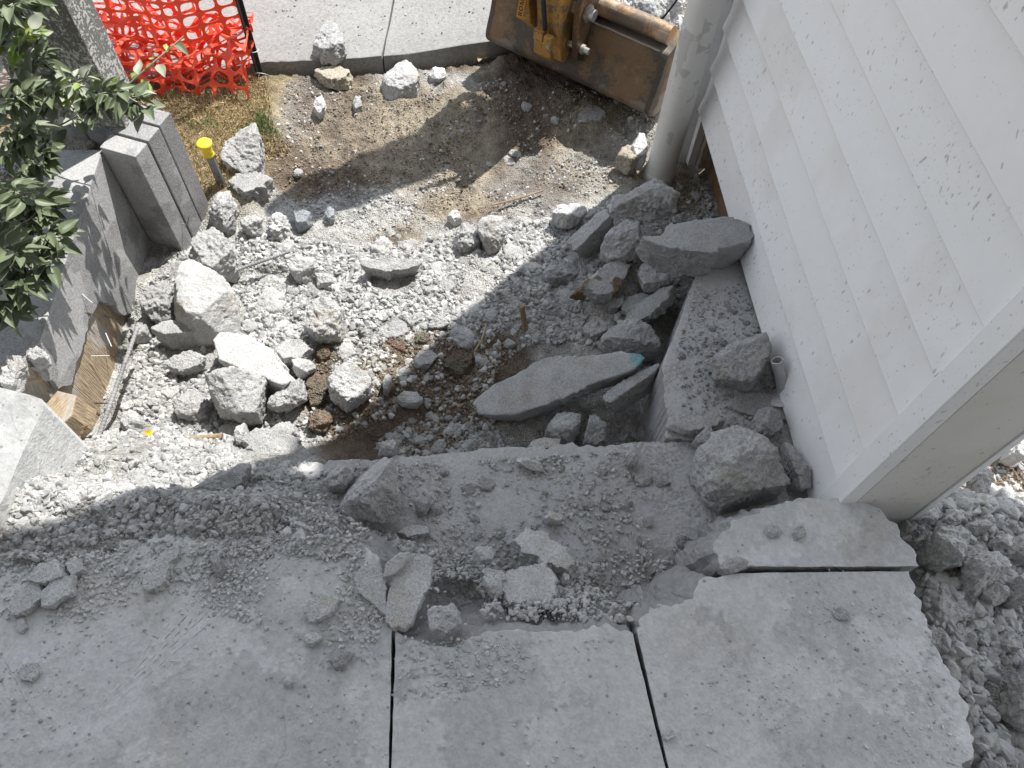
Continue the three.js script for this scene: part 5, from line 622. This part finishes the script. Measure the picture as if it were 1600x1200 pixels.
{
  const p = thing('timber_pier', 'pier of three upright timbers coated in grey cement dust', 'pier'); p.position.set(-1.145, -0.5, -1.655); p.rotation.y = -0.26;
  // local z < 0 runs away from the step, x < 0 runs into the planter
  for (let i = 0; i < 3; i++) { const h = [0.5, 0.504, 0.507][i], z1 = -i * 0.068, g = box(-0.12, [0, 0.001, -0.001][i], [0.06, 0, 0.02][i], h, z1 - 0.062, z1, 0.003); mesh('upright_timber', boxUV(g, 0.45, i * 0.3, i * 0.2), M.board, p); }
  mesh('torn_wood', boxUV(ext([[-0.2, 0.0], [-0.142, 0.0], [-0.145, 0.12], [-0.165, 0.17], [-0.185, 0.1]], 0.008, 0.002).rotateY(-Math.PI / 2).translate(0.009, 0.02, -0.34), 0.3), M.wood, p);
  const n = mesh('bent_nail', new THREE.TubeGeometry(new THREE.CatmullRomCurve3([new THREE.Vector3(0, 0.17, -0.05), new THREE.Vector3(0.02, 0.175, -0.05), new THREE.Vector3(0.03, 0.2, -0.06)]), 8, 0.0018, 5), M.rebar, p);
}
{
  const mk = (label, x0, x1, z0, z1, y0) => { const p = thing('fence_post', label, 'post', 'weathered grey posts by the planter'); p.position.set((x0 + x1) / 2, y0, z1); p.rotation.y = -0.12; mesh('shaft', boxUV(box(-(x1 - x0) / 2, (x1 - x0) / 2, 0, 1.3, -(z1 - z0), 0, 0.004), 0.34, x0, z0), M.post, p); mesh('base_block', boxUV(box(-(x1 - x0) / 2 - 0.01, (x1 - x0) / 2 + 0.004, -0.5, -0.001, -(z1 - z0) - 0.01, -0.004, 0.003), 0.5), M.board, p); };
  mk('weathered grey post with crazed paint standing behind the timber pier', -1.345, -1.205, -1.88, -1.775, -0.01);
  mk('second grey post half hidden by leaves left of the crazed post', -1.5, -1.358, -1.9, -1.79, -0.02);
}
{ // concrete-grey broken timber end beside the pale block
  const b = thing('broken_timber', 'broken yellowish timber offcut beside the pale concrete block', 'timber'); b.position.set(D.offcut[0], -0.22, D.offcut[2]); b.rotation.set(0.15, -0.5, 0.12);
  mesh('offcut', boxUV(ext([[-0.035, -0.06], [0.03, -0.055], [0.04, 0.02], [0.01, 0.065], [-0.04, 0.05]], 0.09, 0.004).rotateX(-Math.PI / 2), 0.3), mat([M.wood.map, M.wood.bumpMap], 0.003, { color: new THREE.Color(1, 0.98, 0.95) }), b);
  for (let i = 0; i < 7; i++) { const s = mesh('splinter', new THREE.ConeGeometry(0.003, 0.1, 4), M.twig, b); s.position.set(0.05 + 0.006 * i, 0.04, -0.02 + 0.012 * i); s.rotation.set(0.3, 0, -0.5 - 0.12 * i); }
}
{ // black ribbed drain hose in the planter
  const prof = []; for (let i = 0; i <= 36; i++) prof.push(new THREE.Vector2(0.052 + 0.005 * Math.sin(i * 1.05 * 1.5), i * 0.0058)); prof.push(new THREE.Vector2(0.046, 36 * 0.0058), new THREE.Vector2(0.046, 0.02), new THREE.Vector2(0.0001, 0.02)); const h = thing('drain_hose', 'black ribbed drain hose upright in the planter under the leaves', 'hose'); h.position.set(D.hose[0], -0.3, D.hose[2]); h.rotation.set(0.12, 0, -0.25); mesh('ribbed_tube', new THREE.LatheGeometry(prof, 32), M.black, h);
}
// ---------------------------------------------------------------- shrub
const leafGeos = []; for (let v = 0; v < 5; v++) {
  const r = rng(60 + v), P = [], I = [], n = 9, wv = 0.5 + 0.16 * r(), cu = -0.1 + 0.6 * r(), fold = 0.1 + 0.3 * r();
  for (let i = 0; i <= n; i++) { const t = i / n, w = wv * 0.5 * Math.pow(Math.sin(Math.PI * Math.pow(t, 0.75)), 0.85) * (1 - 0.25 * t), y = -cu * t * t + 0.03 * Math.sin(t * 7 + v); P.push(-w, y + fold * w * 2, t, -w * 0.5, y + fold * w * 0.8, t, 0, y, t, w * 0.5, y + fold * w * 0.8, t, w, y + fold * w * 2, t); }
  for (let i = 0; i < n; i++) for (let k = 0; k < 4; k++) { const a = i * 5 + k; I.push(a, a + 5, a + 1, a + 1, a + 5, a + 6); }
  const g = new THREE.BufferGeometry(); g.setAttribute('position', new THREE.Float32BufferAttribute(P, 3)); g.setIndex(I); g.computeVertexNormals(); leafGeos.push(g);
}
{
  const s = thing('shrub', 'leafy shrub with dusty grey green leaves growing in the planter', 'shrub'); s.position.set(-1.62, -0.1, -1.45); const r = rng(515), off = s.position; let count = 0; const spare = [];
  const place = (pos, dir, L, fresh) => {
    const m = r() < fresh ? M.leafFresh[Math.floor(r() * 2)] : M.leafDust[Math.floor(r() * 3)], g = leafGeos[Math.floor(r() * 5)];
    const side = new THREE.Vector3().crossVectors(new THREE.Vector3(0, 1, 0), dir).normalize(), up = new THREE.Vector3().crossVectors(dir, side).addScaledVector(side, (r() - 0.5) * 1.8).normalize(), q = new THREE.Quaternion().setFromRotationMatrix(new THREE.Matrix4().makeBasis(new THREE.Vector3().crossVectors(up, dir).normalize(), up, dir.clone().normalize()));
    if (count < 292) { const o = mesh('leaf', g, m, s); o.position.copy(pos).sub(off); o.quaternion.copy(q); o.scale.setScalar(L); count++; } else spare.push([pos, q, L]);
  };
  STEMS.forEach((S, si) => {
    const pts = []; for (let k = 0; k < S.p.length; k += 3) pts.push(new THREE.Vector3(S.p[k], S.p[k + 1], S.p[k + 2])); const c = new THREE.CatmullRomCurve3(pts);
    const g = new THREE.TubeGeometry(c, 24, 0.0022, 6); g.translate(-off.x, -off.y, -off.z); mesh('stem', g, M.stemMat ||= plain(0.3, 0.3, 0.2), s);
    const nl = Math.round(S.n * (si < 2 ? 1.4 : 2.4)); for (let k = 0; k < nl; k++) {
      const t = 0.16 + 0.84 * (k + 0.5 * r()) / nl, p = c.getPoint(Math.min(1, t)), tg = c.getTangent(Math.min(1, t)), sd = new THREE.Vector3().crossVectors(tg, new THREE.Vector3(0, 1, 0)).normalize();
      for (const w of k % 3 === 2 ? [1] : [-1, 1]) { const dir = tg.clone().multiplyScalar(1.1 * r() - 0.15).addScaledVector(sd, w * (0.15 + 1.0 * r())).add(new THREE.Vector3(0, -0.5 + 1.0 * r(), 0)).normalize(), L = S.L * (0.45 + 0.6 * r()) * (si === 0 && t > 0.55 ? 0.95 : 1); place(p.clone().addScaledVector(dir, 0.004 + 0.02 * r()), dir, L, S.f * (t > 0.55 ? 1.5 : 0.4)); }
    }
  });
  if (spare.length) { const im = new THREE.InstancedMesh(leafGeos[1], M.leafDust[1], spare.length), T = new THREE.Matrix4(); spare.forEach(([p, q, L], i) => im.setMatrixAt(i, T.compose(p.clone().sub(off), q, new THREE.Vector3(L, L, L)))); im.name = 'leaves'; im.userData.kind = 'stuff'; im.castShadow = im.receiveShadow = true; s.add(im); }
}
{ // dry leaves lying on the planter bed and by the pavement edge
  const r = rng(88), dry = (x, y, z, L, label, m = M.dryLeaf) => { const o = mesh('dry_leaf', leafGeos[Math.floor(r() * 5)], m, null, true); o.position.set(x, y, z); o.rotation.set((r() - 0.5) * 0.6, r() * 6.28, (r() - 0.5) * 0.8); o.scale.set(L * 1.3, L * 2, L); tag(o, label, 'leaf', label.includes('planter') ? 'dry leaves in the planter' : undefined); };
  for (let i = 0; i < 16; i++) { const x = -1.42 + 0.12 * r() - 0.06, z = -1.55 + 0.5 * r(); dry(x, hgt(x, z) + 0.012, z, 0.035 + 0.02 * r(), 'small dry leaf on the planter soil under the shrub'); }
  dry(D.leafA[0], -0.385, D.leafA[2], 0.09, 'curled tan leaf by the foot of the orange mesh post'); dry(D.leafB[0], -0.385, D.leafB[2], 0.07, 'crumpled pale dry leaf near the pavement edge by the bucket');
  dry(D.leafC[0], -0.335, D.leafC[2], 0.035, 'small bright yellow leaf in the sunlit rubble', plain(0.75, 0.55, 0.02, { side: THREE.DoubleSide }));
}
// ---------------------------------------------------------------- orange barrier mesh
function net(nu, nv, surf, th = 0.0016) { // cells with rounded holes mapped on surf(u, v) in metres
  const P = [], I = [], cw = 0.066, ch = 0.05, seg = 20;
  const at = (u, v) => surf(u, v), nrm = (u, v) => { const e = 0.004, a = at(u + e, v).sub(at(u - e, v)), b = at(u, v + e).sub(at(u, v - e)); return a.cross(b).normalize(); };
  for (let j = 0; j < nv; j++) for (let i = 0; i < nu; i++) {
    const b0 = P.length / 3, uc = (i + 0.5 + (j % 2 ? 0.0 : 0.0)) * cw, vc = (j + 0.5) * ch;
    for (let k = 0; k < seg; k++) {
      const t = (k + 0.5) / seg * 6.2832, c = Math.cos(t), s = Math.sin(t), sq = 1 / Math.max(Math.abs(c), Math.abs(s)), hole = Math.pow(Math.pow(Math.abs(c), 3.2) + Math.pow(Math.abs(s), 3.2), -1 / 3.2);
      for (const [fu, fv] of [[c * sq * 0.5, s * sq * 0.5], [c * hole * 0.415, s * hole * 0.405]]) { const u = uc + fu * cw, v = vc + fv * ch, p = at(u, v), n = nrm(u, v).multiplyScalar(th / 2); P.push(p.x + n.x, p.y + n.y, p.z + n.z, p.x - n.x, p.y - n.y, p.z - n.z); }
    }
    for (let k = 0; k < seg; k++) { const a = b0 + k * 4, b = b0 + ((k + 1) % seg) * 4; I.push(a, b, a + 2, b, b + 2, a + 2, a + 1, a + 3, b + 1, b + 1, a + 3, b + 3, a + 2, b + 2, a + 3, b + 2, b + 3, a + 3); }
  }
  const g = new THREE.BufferGeometry(); g.setAttribute('position', new THREE.Float32BufferAttribute(P, 3)); g.setIndex(I); const ng = g.toNonIndexed(); ng.computeVertexNormals(); return ng;
}
{
  const n = thing('barrier_mesh', 'crumpled orange plastic barrier mesh slung behind the grey posts', 'barrier mesh'); const ox = -1.085, oz = -2.515; n.position.set(ox, -0.39, oz);
  const run = (u) => [-u * 0.975, u * 0.12], wob = (u, v, s, a) => a * fbm(u * 5 + s, v * 5, s, 3);
  mesh('mesh_sheet', net(16, 16, (u, v) => { const [x, z] = run(u); return new THREE.Vector3(x + 0.022 * noise(u * 6, v * 6, 1), v * (0.92 + 0.1 * noise(u * 4, 2, 1)) + 0.1 - 0.05 * Math.sin(u * 5), z + 0.03 * noise(u * 5, v * 2, 4) + wob(u, v, 3, 0.02)); }), M.orange, n);
  mesh('mesh_sheet', net(13, 15, (u, v) => { const [x, z] = run(u + 0.2); return new THREE.Vector3(x + 0.05 * noise(u * 7, v * 7, 11), v * 0.9 + 0.02 + 0.04 * noise(u * 8, v * 5, 3), z - 0.08 - 0.15 * sm(0.0, 0.8, u) + 0.08 * noise(u * 8, v * 4, 14) - 0.06 * v); }), M.orange, n);
  const roll = (u, v, s, k) => { const [x, z] = run(u); const t = v / 0.3, cal = 0.25 + 0.75 * sm(0.0, 0.35, t), fx = cal * 0.014 * noise(u * 22, v * 30, s), y = 0.02 + 0.2 * Math.sin(Math.min(1, t) * 1.7) * (0.9 + 0.22 * noise(u * 9, s, 2)), zz = 0.12 - 0.15 * Math.max(0, t - 0.25) + 0.035 * noise(u * 14, v * 16, s + 5); return new THREE.Vector3(x + 0.012 + fx + 0.025 * t, y + k + cal * 0.012 * noise(u * 18, v * 22, s + 3), z + zz); };
  mesh('mesh_fold', net(10, 6, (u, v) => roll(u, v, 2, 0.0)), M.orange, n);
  mesh('mesh_fold', net(10, 7, (u, v) => { const p = roll(u + 0.02, v * 0.95, 9, 0.012); p.z -= 0.05; p.y += 0.035 * noise(u * 16, v * 20, 31); return p; }), M.orange, n);
  mesh('mesh_fold', net(9, 6, (u, v) => { const p = roll(u, v, 19, -0.01); p.z -= 0.09; p.y += 0.05 * noise(u * 12, v * 18, 41) + 0.05; return p; }), M.orange, n);
  const p = thing('steel_picket', 'black steel picket holding the orange mesh at its right end', 'post'); p.position.set(-1.068, -0.45, -2.52);
  mesh('picket', mergeGeometries([box(-0.014, 0.014, 0, 1.5, -0.0025, 0.0025), box(-0.0025, 0.0025, 0, 1.499, 0.003, 0.024)]), M.black, p); const tie = mesh('wire_tie', new THREE.TorusGeometry(0.02, 0.0016, 6, 20), M.zinc, p); tie.position.y = 0.2; tie.rotation.x = 1.4; const tie2 = mesh('wire_tie', new THREE.TorusGeometry(0.026, 0.0016, 6, 20), M.zinc, p); tie2.position.set(0.01, 0.1, 0.01); tie2.rotation.x = 0.7;
}
{ // lawn: straw and green blades
  const r = rng(606), g = new THREE.BufferGeometry(); g.setAttribute('position', new THREE.Float32BufferAttribute([-0.05, 0, 0, 0.05, 0, 0, -0.035, 0.45, 0.06, 0.035, 0.45, 0.06, 0, 1, 0.3], 3)); g.setIndex([0, 1, 2, 1, 3, 2, 2, 3, 4]); g.computeVertexNormals();
  const spotsL = []; while (spotsL.length < 15000) { const x = -1.75 + 0.92 * r(), z = -2.5 + 0.72 * r(); if (x > -1.0 - 0.13 * noise(z * 6, 1, 1) + (z < -2.3 ? 0.05 : 0) || z > -1.83 || z < edgeWalk(x) + 0.03) continue; spotsL.push([x, hgt(x, z), z]); }
  const im = new THREE.InstancedMesh(g, plain(1, 1, 1, { side: THREE.DoubleSide }), spotsL.length), T = new THREE.Matrix4(), q = new THREE.Quaternion(), c = new THREE.Color();
  spotsL.forEach(([x, y, z], i) => { const green = sm(-0.05, 0.2, fbm(x * 5, z * 5, 8, 3) + 0.35 * sm(-2.0, -1.88, z) - 0.4), L = (0.016 + 0.022 * r()) * (1 + 0.5 * green); q.setFromEuler(new THREE.Euler((r() - 0.3) * 2.2 * (1 - 0.4 * green), r() * 6.28, (r() - 0.5) * 1.4)); im.setMatrixAt(i, T.compose(new THREE.Vector3(x, y - 0.001, z), q, new THREE.Vector3(0.03, L, 0.03))); const gr = r() < green; const v = 0.7 + 0.6 * r(); c.setRGB(...(gr ? [0.13 * v, 0.19 * v, 0.05 * v] : [0.42 * v, 0.33 * v, 0.18 * v])); im.setColorAt(i, c); });
  im.name = 'lawn_grass'; im.castShadow = im.receiveShadow = true; scene.add(im); tag(im, 'dry straw coloured grass with green tufts beside the pier', 'grass', null, 'stuff');
}
// ---------------------------------------------------------------- peg, bars, sticks, pipe flange
{
  const p = thing('capped_peg', 'grey steel peg with a yellow mushroom safety cap', 'peg'); p.position.set(-1.068, -0.42, -1.932); p.rotation.set(0.05, -0.3, 0.0);
  mesh('peg_bar', boxUV(box(-0.0165, 0.0165, 0, 0.215, -0.0045, 0.0045, 0.001), 0.4), M.peg, p);
  mesh('hole_row', mergeGeometries([0.05, 0.1, 0.15, 0.19].map((y, i) => new THREE.CylinderGeometry(0.0022, 0.0022, 0.0016, 8).rotateX(Math.PI / 2).translate(i % 2 ? 0.008 : -0.004, y, 0.0049))), M.black, p);
  const cap = mesh('safety_cap', new THREE.LatheGeometry([[0.0001, 0.255], [0.012, 0.2548], [0.022, 0.2515], [0.0255, 0.247], [0.025, 0.243], [0.0205, 0.238], [0.0175, 0.228], [0.0165, 0.205], [0.019, 0.2], [0.019, 0.196], [0.0001, 0.196]].reverse().map((q) => new THREE.Vector2(q[0], q[1])), 32), M.cap, p);
}
const V3 = (p) => new THREE.Vector3(p[0], p[1], p[2]);
function bar(name, label, cat, a, b, rad, m, ribbed, bend = 0) {
  const g = alongY(V3(a), V3(b)), L = g.userData.len; g.userData = {}; g.name = numbered(name); scene.add(g); tag(g, label, cat); let geo;
  if (ribbed) { const pr = [new THREE.Vector2(0.0001, 0)]; const n = Math.round(L / 0.0035) ; for (let i = 0; i <= n; i++) pr.push(new THREE.Vector2(rad * (i % 3 === 0 ? 1.22 : 0.9), L * i / n)); pr.push(new THREE.Vector2(0.0001, L)); geo = new THREE.LatheGeometry(pr, 12); mesh('ribbed_bar', boxUV(geo, 0.4), m, g); }
  else { const c = new THREE.CatmullRomCurve3([0, 0.3, 0.65, 1].map((t, i) => new THREE.Vector3(bend * Math.sin(t * 3.1), L * t, bend * 0.6 * Math.sin(t * 5)))); geo = new THREE.TubeGeometry(c, 20, rad, 8); const p = geo.attributes.position; for (let i = 0; i < p.count; i++) { const k = 0.0 + 0.12 * rad * noise(p.getX(i) * 200, p.getY(i) * 60, p.getZ(i) * 200); p.setX(i, p.getX(i) + k); p.setZ(i, p.getZ(i) + k); } geo.computeVertexNormals(); mesh('shaft', boxUV(geo, 0.2), m, g); for (const t of [0, 1]) { const e = mesh('cut_end', new THREE.CircleGeometry(rad, 8).rotateX(t ? -Math.PI / 2 : Math.PI / 2), m, g); e.position.copy(c.getPoint(t)); } }
}
bar('reinforcing_bar', 'ribbed steel bar lying beside the torn timber wall', 'steel bar', ...D.bar1, 0.006, M.rebar, true);
bar('reinforcing_bar', 'ribbed steel bar poking out behind the sunlit chunks', 'steel bar', ...D.bar2, 0.0058, M.rebar, true);
bar('stick', 'brown stick lying by the yellow leaf behind the step', 'stick', ...D.stick1, 0.008, M.twig, false, 0.004);
bar('wooden_stub', 'short wooden stub standing in the shaded rubble', 'stick', ...D.stub, 0.009, M.twig, false, 0);
bar('stick', 'thin straight stick lying in the middle of the sunlit pit', 'stick', ...D.stick2, 0.004, M.twig, false, 0.003);
bar('steel_rod', 'thin bare steel rod rising from the pile behind the bucket', 'steel bar', ...D.rod, 0.004, M.black, false, 0.004);
bar('straw_stalk', 'pale stalk lying at the shadow line over the brown clod', 'stalk', ...D.straw, 0.0025, M.dryLeaf, false, 0.006);
{
  const p = thing('pipe_flange', 'short galvanised pipe on a round flange against the white wall', 'pipe flange'); p.position.set(D.flange[0], D.flange[1], D.flange[2]); p.quaternion.setFromUnitVectors(new THREE.Vector3(0, 1, 0), new THREE.Vector3(D.flangeTop[0] - D.flange[0], D.flangeTop[1] - D.flange[1], D.flangeTop[2] - D.flange[2]).normalize());
  mesh('flange_plate', new THREE.LatheGeometry([[0.0001, 0], [0.052, 0], [0.053, 0.003], [0.05, 0.006], [0.022, 0.008], [0.018, 0.014], [0.0001, 0.014]].map((q) => new THREE.Vector2(q[0], q[1])), 36), M.zinc, p);
  mesh('pipe', new THREE.LatheGeometry([[0.012, 0.012], [0.0165, 0.012], [0.0165, 0.118], [0.0155, 0.12], [0.012, 0.119], [0.012, 0.012]].map((q) => new THREE.Vector2(q[0], q[1])), 28), M.zinc, p);
}
// ---------------------------------------------------------------- excavator arm with wide bucket
{
  const ex = thing('excavator_arm', 'excavator arm with a wide rusty bucket on a worn yellow hitch', 'excavator'); ex.position.set(-0.185, -0.25, -2.70); ex.rotation.y = -0.546;
  const W = 0.71, outer = [[-0.155, 0.235], [-0.085, 0.205], [-0.058, 0.198], [-0.03, 0.1], [0.002, 0.012], [-0.002, -0.008], [-0.02, -0.03], [-0.06, -0.052], [-0.13, -0.062], [-0.26, -0.058], [-0.42, -0.035]];
  const crv = (pts, n) => { const c = new THREE.CatmullRomCurve3(pts.map((p) => new THREE.Vector3(p[0], p[1], 0)), false, 'centripetal'); return c.getPoints(n).map((p) => [p.x, p.y]); };
  const o = crv(outer, 60), inner = o.map(([z, y]) => { const dx = -0.2 - z, dy = 0.12 - y, l = Math.hypot(dx, dy); return [z + dx / l * 0.014, y + dy / l * 0.014]; }).reverse();
  const prof = (pts, x0, x1) => { const g = ext(pts, x1 - x0, 0.0015); g.rotateY(-Math.PI / 2); return g.applyMatrix4(new THREE.Matrix4().makeScale(1, 1, 1)).translate(x1, 0, 0); };
  // ext() runs along +z with shape x -> after rotateY(-90deg): shape x -> +z, depth -> -x
  const bk = mesh('bucket', boxUV(prof([...o, ...inner], 0.008, W - 0.008), 0.6), M.steel, ex);
  const side = [...o.map((p) => [p[0], p[1]]), [-0.36, 0.06], [-0.2, 0.19]];
  mesh('side_plate', boxUV(prof(side, W - 0.0065, W + 0.012), 0.6, 0.3), M.steel, bk); mesh('side_plate', boxUV(prof(side, -0.012, 0.0065), 0.6, 0.5), M.steel, bk);
  const tube = mesh('lip_tube', boxUV(new THREE.CylinderGeometry(0.034, 0.034, W - 0.018, 28).rotateZ(Math.PI / 2).translate(W / 2, 0.245, -0.1), 0.5, 0.2), mat([M.steel.map, M.steel.bumpMap], 0.001, { color: new THREE.Color(1.9, 1.8, 1.7), roughness: 0.5, metalness: 0.5 }), bk);
  { const c = []; for (let i = 0; i <= 40; i++) c.push(new THREE.Vector3(0.02 + (W - 0.04) * i / 40, 0.203 + 0.002 * noise(i * 0.8, 1, 1), -0.056)); mesh('weld_bead', new THREE.TubeGeometry(new THREE.CatmullRomCurve3(c), 80, 0.0035, 6), M.bright2 ||= plain(0.33, 0.3, 0.26, { roughness: 0.5, metalness: 0.4 }), bk); }
  mesh('cutting_edge', boxUV(box(0, W, -0.052, -0.03, -0.5, -0.4, 0.002), 0.5), M.steel, bk);
  const ear = [[-0.075, 0.13], [-0.035, 0.085], [-0.01, 0.07], [0.03, 0.10], [0.045, 0.17], [0.055, 0.3], [0.03, 0.42], [-0.05, 0.43], [-0.11, 0.36], [-0.11, 0.24]];
  for (const x of [0.235, 0.395]) mesh('hinge_ear', boxUV(prof(ear, x, x + 0.02), 0.4, x), mat([M.steel.map, M.steel.bumpMap], 0.001, { color: new THREE.Color(1.25, 1.05, 0.85), roughness: 0.5, metalness: 0.5 }), bk);
  for (const [z, y, r] of [[0.012, 0.135, 0.012], [0.005, 0.27, 0.02], [-0.03, 0.36, 0.014]]) { const b = mesh('pin', new THREE.CylinderGeometry(r, r, 0.23, 20).rotateZ(Math.PI / 2), M.bright, bk); b.position.set(0.335, y, z); const nut = mesh('pin_nut', new THREE.CylinderGeometry(r * 1.45, r * 1.45, 0.014, 6).rotateZ(Math.PI / 2), M.bright2, bk); nut.position.set(0.425, y, z); }
  // hitch
  const h = mesh('quick_hitch', boxUV(prof([[-0.02, 0.10], [0.035, 0.075], [0.06, 0.13], [0.085, 0.3], [0.09, 0.55], [-0.04, 0.55], [-0.03, 0.3]], 0.31, 0.40), 0.3), M.yellow, ex); h.position.set(-0.05, 0.035, 0);
  mesh('cheek_plate', boxUV(prof([[-0.01, 0.14], [0.03, 0.11], [0.075, 0.16], [0.12, 0.34], [0.125, 0.6], [0.0, 0.6]], 0.245, 0.285), 0.3), M.yellow, h);
  mesh('cheek_plate', boxUV(prof([[0.0, 0.05], [0.03, 0.03], [0.05, 0.045], [0.085, 0.16], [0.11, 0.32], [0.115, 0.6], [0.0, 0.6], [-0.02, 0.15]], 0.372, 0.412), 0.3, 0.4), M.yellow, h);
  mesh('hook_block', boxUV(prof([[-0.005, 0.045], [0.04, 0.02], [0.062, 0.045], [0.065, 0.1], [0.03, 0.13], [0.0, 0.12]], 0.30, 0.371), 0.3, 0.7), M.yellow, h);
  mesh('frame_plate', boxUV(prof([[-0.045, 0.2], [-0.02, 0.165], [0.0, 0.2], [0.05, 0.33], [0.06, 0.6], [-0.04, 0.6]], 0.10, 0.135), 0.3, 0.2), M.yellow, h);
  mesh('cross_plate', boxUV(box(0.136, 0.244, 0.20, 0.245, -0.03, 0.012, 0.004), 0.3), M.yellow, h); mesh('cross_plate', boxUV(box(0.136, 0.244, 0.34, 0.6, -0.02, 0.03, 0.004), 0.3), M.yellow, h);
  mesh('clamp', boxUV(box(0.325, 0.365, 0.135, 0.175, 0.084, 0.118, 0.004), 0.3), M.yellow, h); mesh('clamp', boxUV(box(0.372, 0.405, 0.14, 0.172, 0.1, 0.125, 0.004), 0.3), M.yellow, h);
  const bolt = mesh('bolt', new THREE.CylinderGeometry(0.008, 0.008, 0.05, 12).rotateX(Math.PI / 2), M.bright, h); bolt.position.set(0.38, 0.118, 0.08);
  mesh('hydraulic_hose', new THREE.TubeGeometry(new THREE.CatmullRomCurve3([new THREE.Vector3(0.362, 0.18, 0.1), new THREE.Vector3(0.36, 0.3, 0.125), new THREE.Vector3(0.35, 0.5, 0.13), new THREE.Vector3(0.3, 0.8, 0.1)]), 20, 0.009, 8), M.black, h);
  { // lettering down the hitch plate
    const cv = document.createElement('canvas'); cv.width = 256; cv.height = 64; const x = cv.getContext('2d'); x.fillStyle = '#a87410'; x.fillRect(0, 0, 256, 64); x.fillStyle = '#14110c'; x.font = 'bold 52px sans-serif'; x.fillText('ROMAC', 14, 50);
    const t = new THREE.CanvasTexture(cv); t.colorSpace = THREE.SRGBColorSpace; const pl = mesh('lettering_plate', new THREE.BoxGeometry(0.13, 0.028, 0.001), new THREE.MeshStandardMaterial({ map: t, roughness: 0.6 }), h); pl.position.set(0.265, 0.255, 0.1035); pl.rotation.set(0.0, 0, 0); pl.rotation.order = 'YXZ'; pl.rotation.set(-0.24, 0, Math.PI / 2);
  }
  // stick and boom above the frame
  const inv = new THREE.Matrix4().makeRotationY(0.546), toL = (x, y, z) => new THREE.Vector3(x + 0.185, y + 0.25, z + 2.70).applyMatrix4(inv);
  const beam = (name, a, b, w, d, m) => { const v = b.clone().sub(a), g = new RoundedBoxGeometry(w, v.length(), d, 2, 0.012); const me = mesh(name, boxUV(g, 0.6), m, ex); me.position.copy(a).addScaledVector(v, 0.5); me.quaternion.setFromUnitVectors(new THREE.Vector3(0, 1, 0), v.normalize()); return me; };
  beam('stick_arm', toL(0.1, 0.25, -2.68), toL(-0.12, 1.5, -2.75), 0.14, 0.17, M.yellow);
  beam('boom', toL(-0.14, 1.48, -2.76), toL(1.45, 2.6, -4.1), 0.15, 0.2, M.yellow);
}
console.log('objects');

renderer.render(scene, camera);
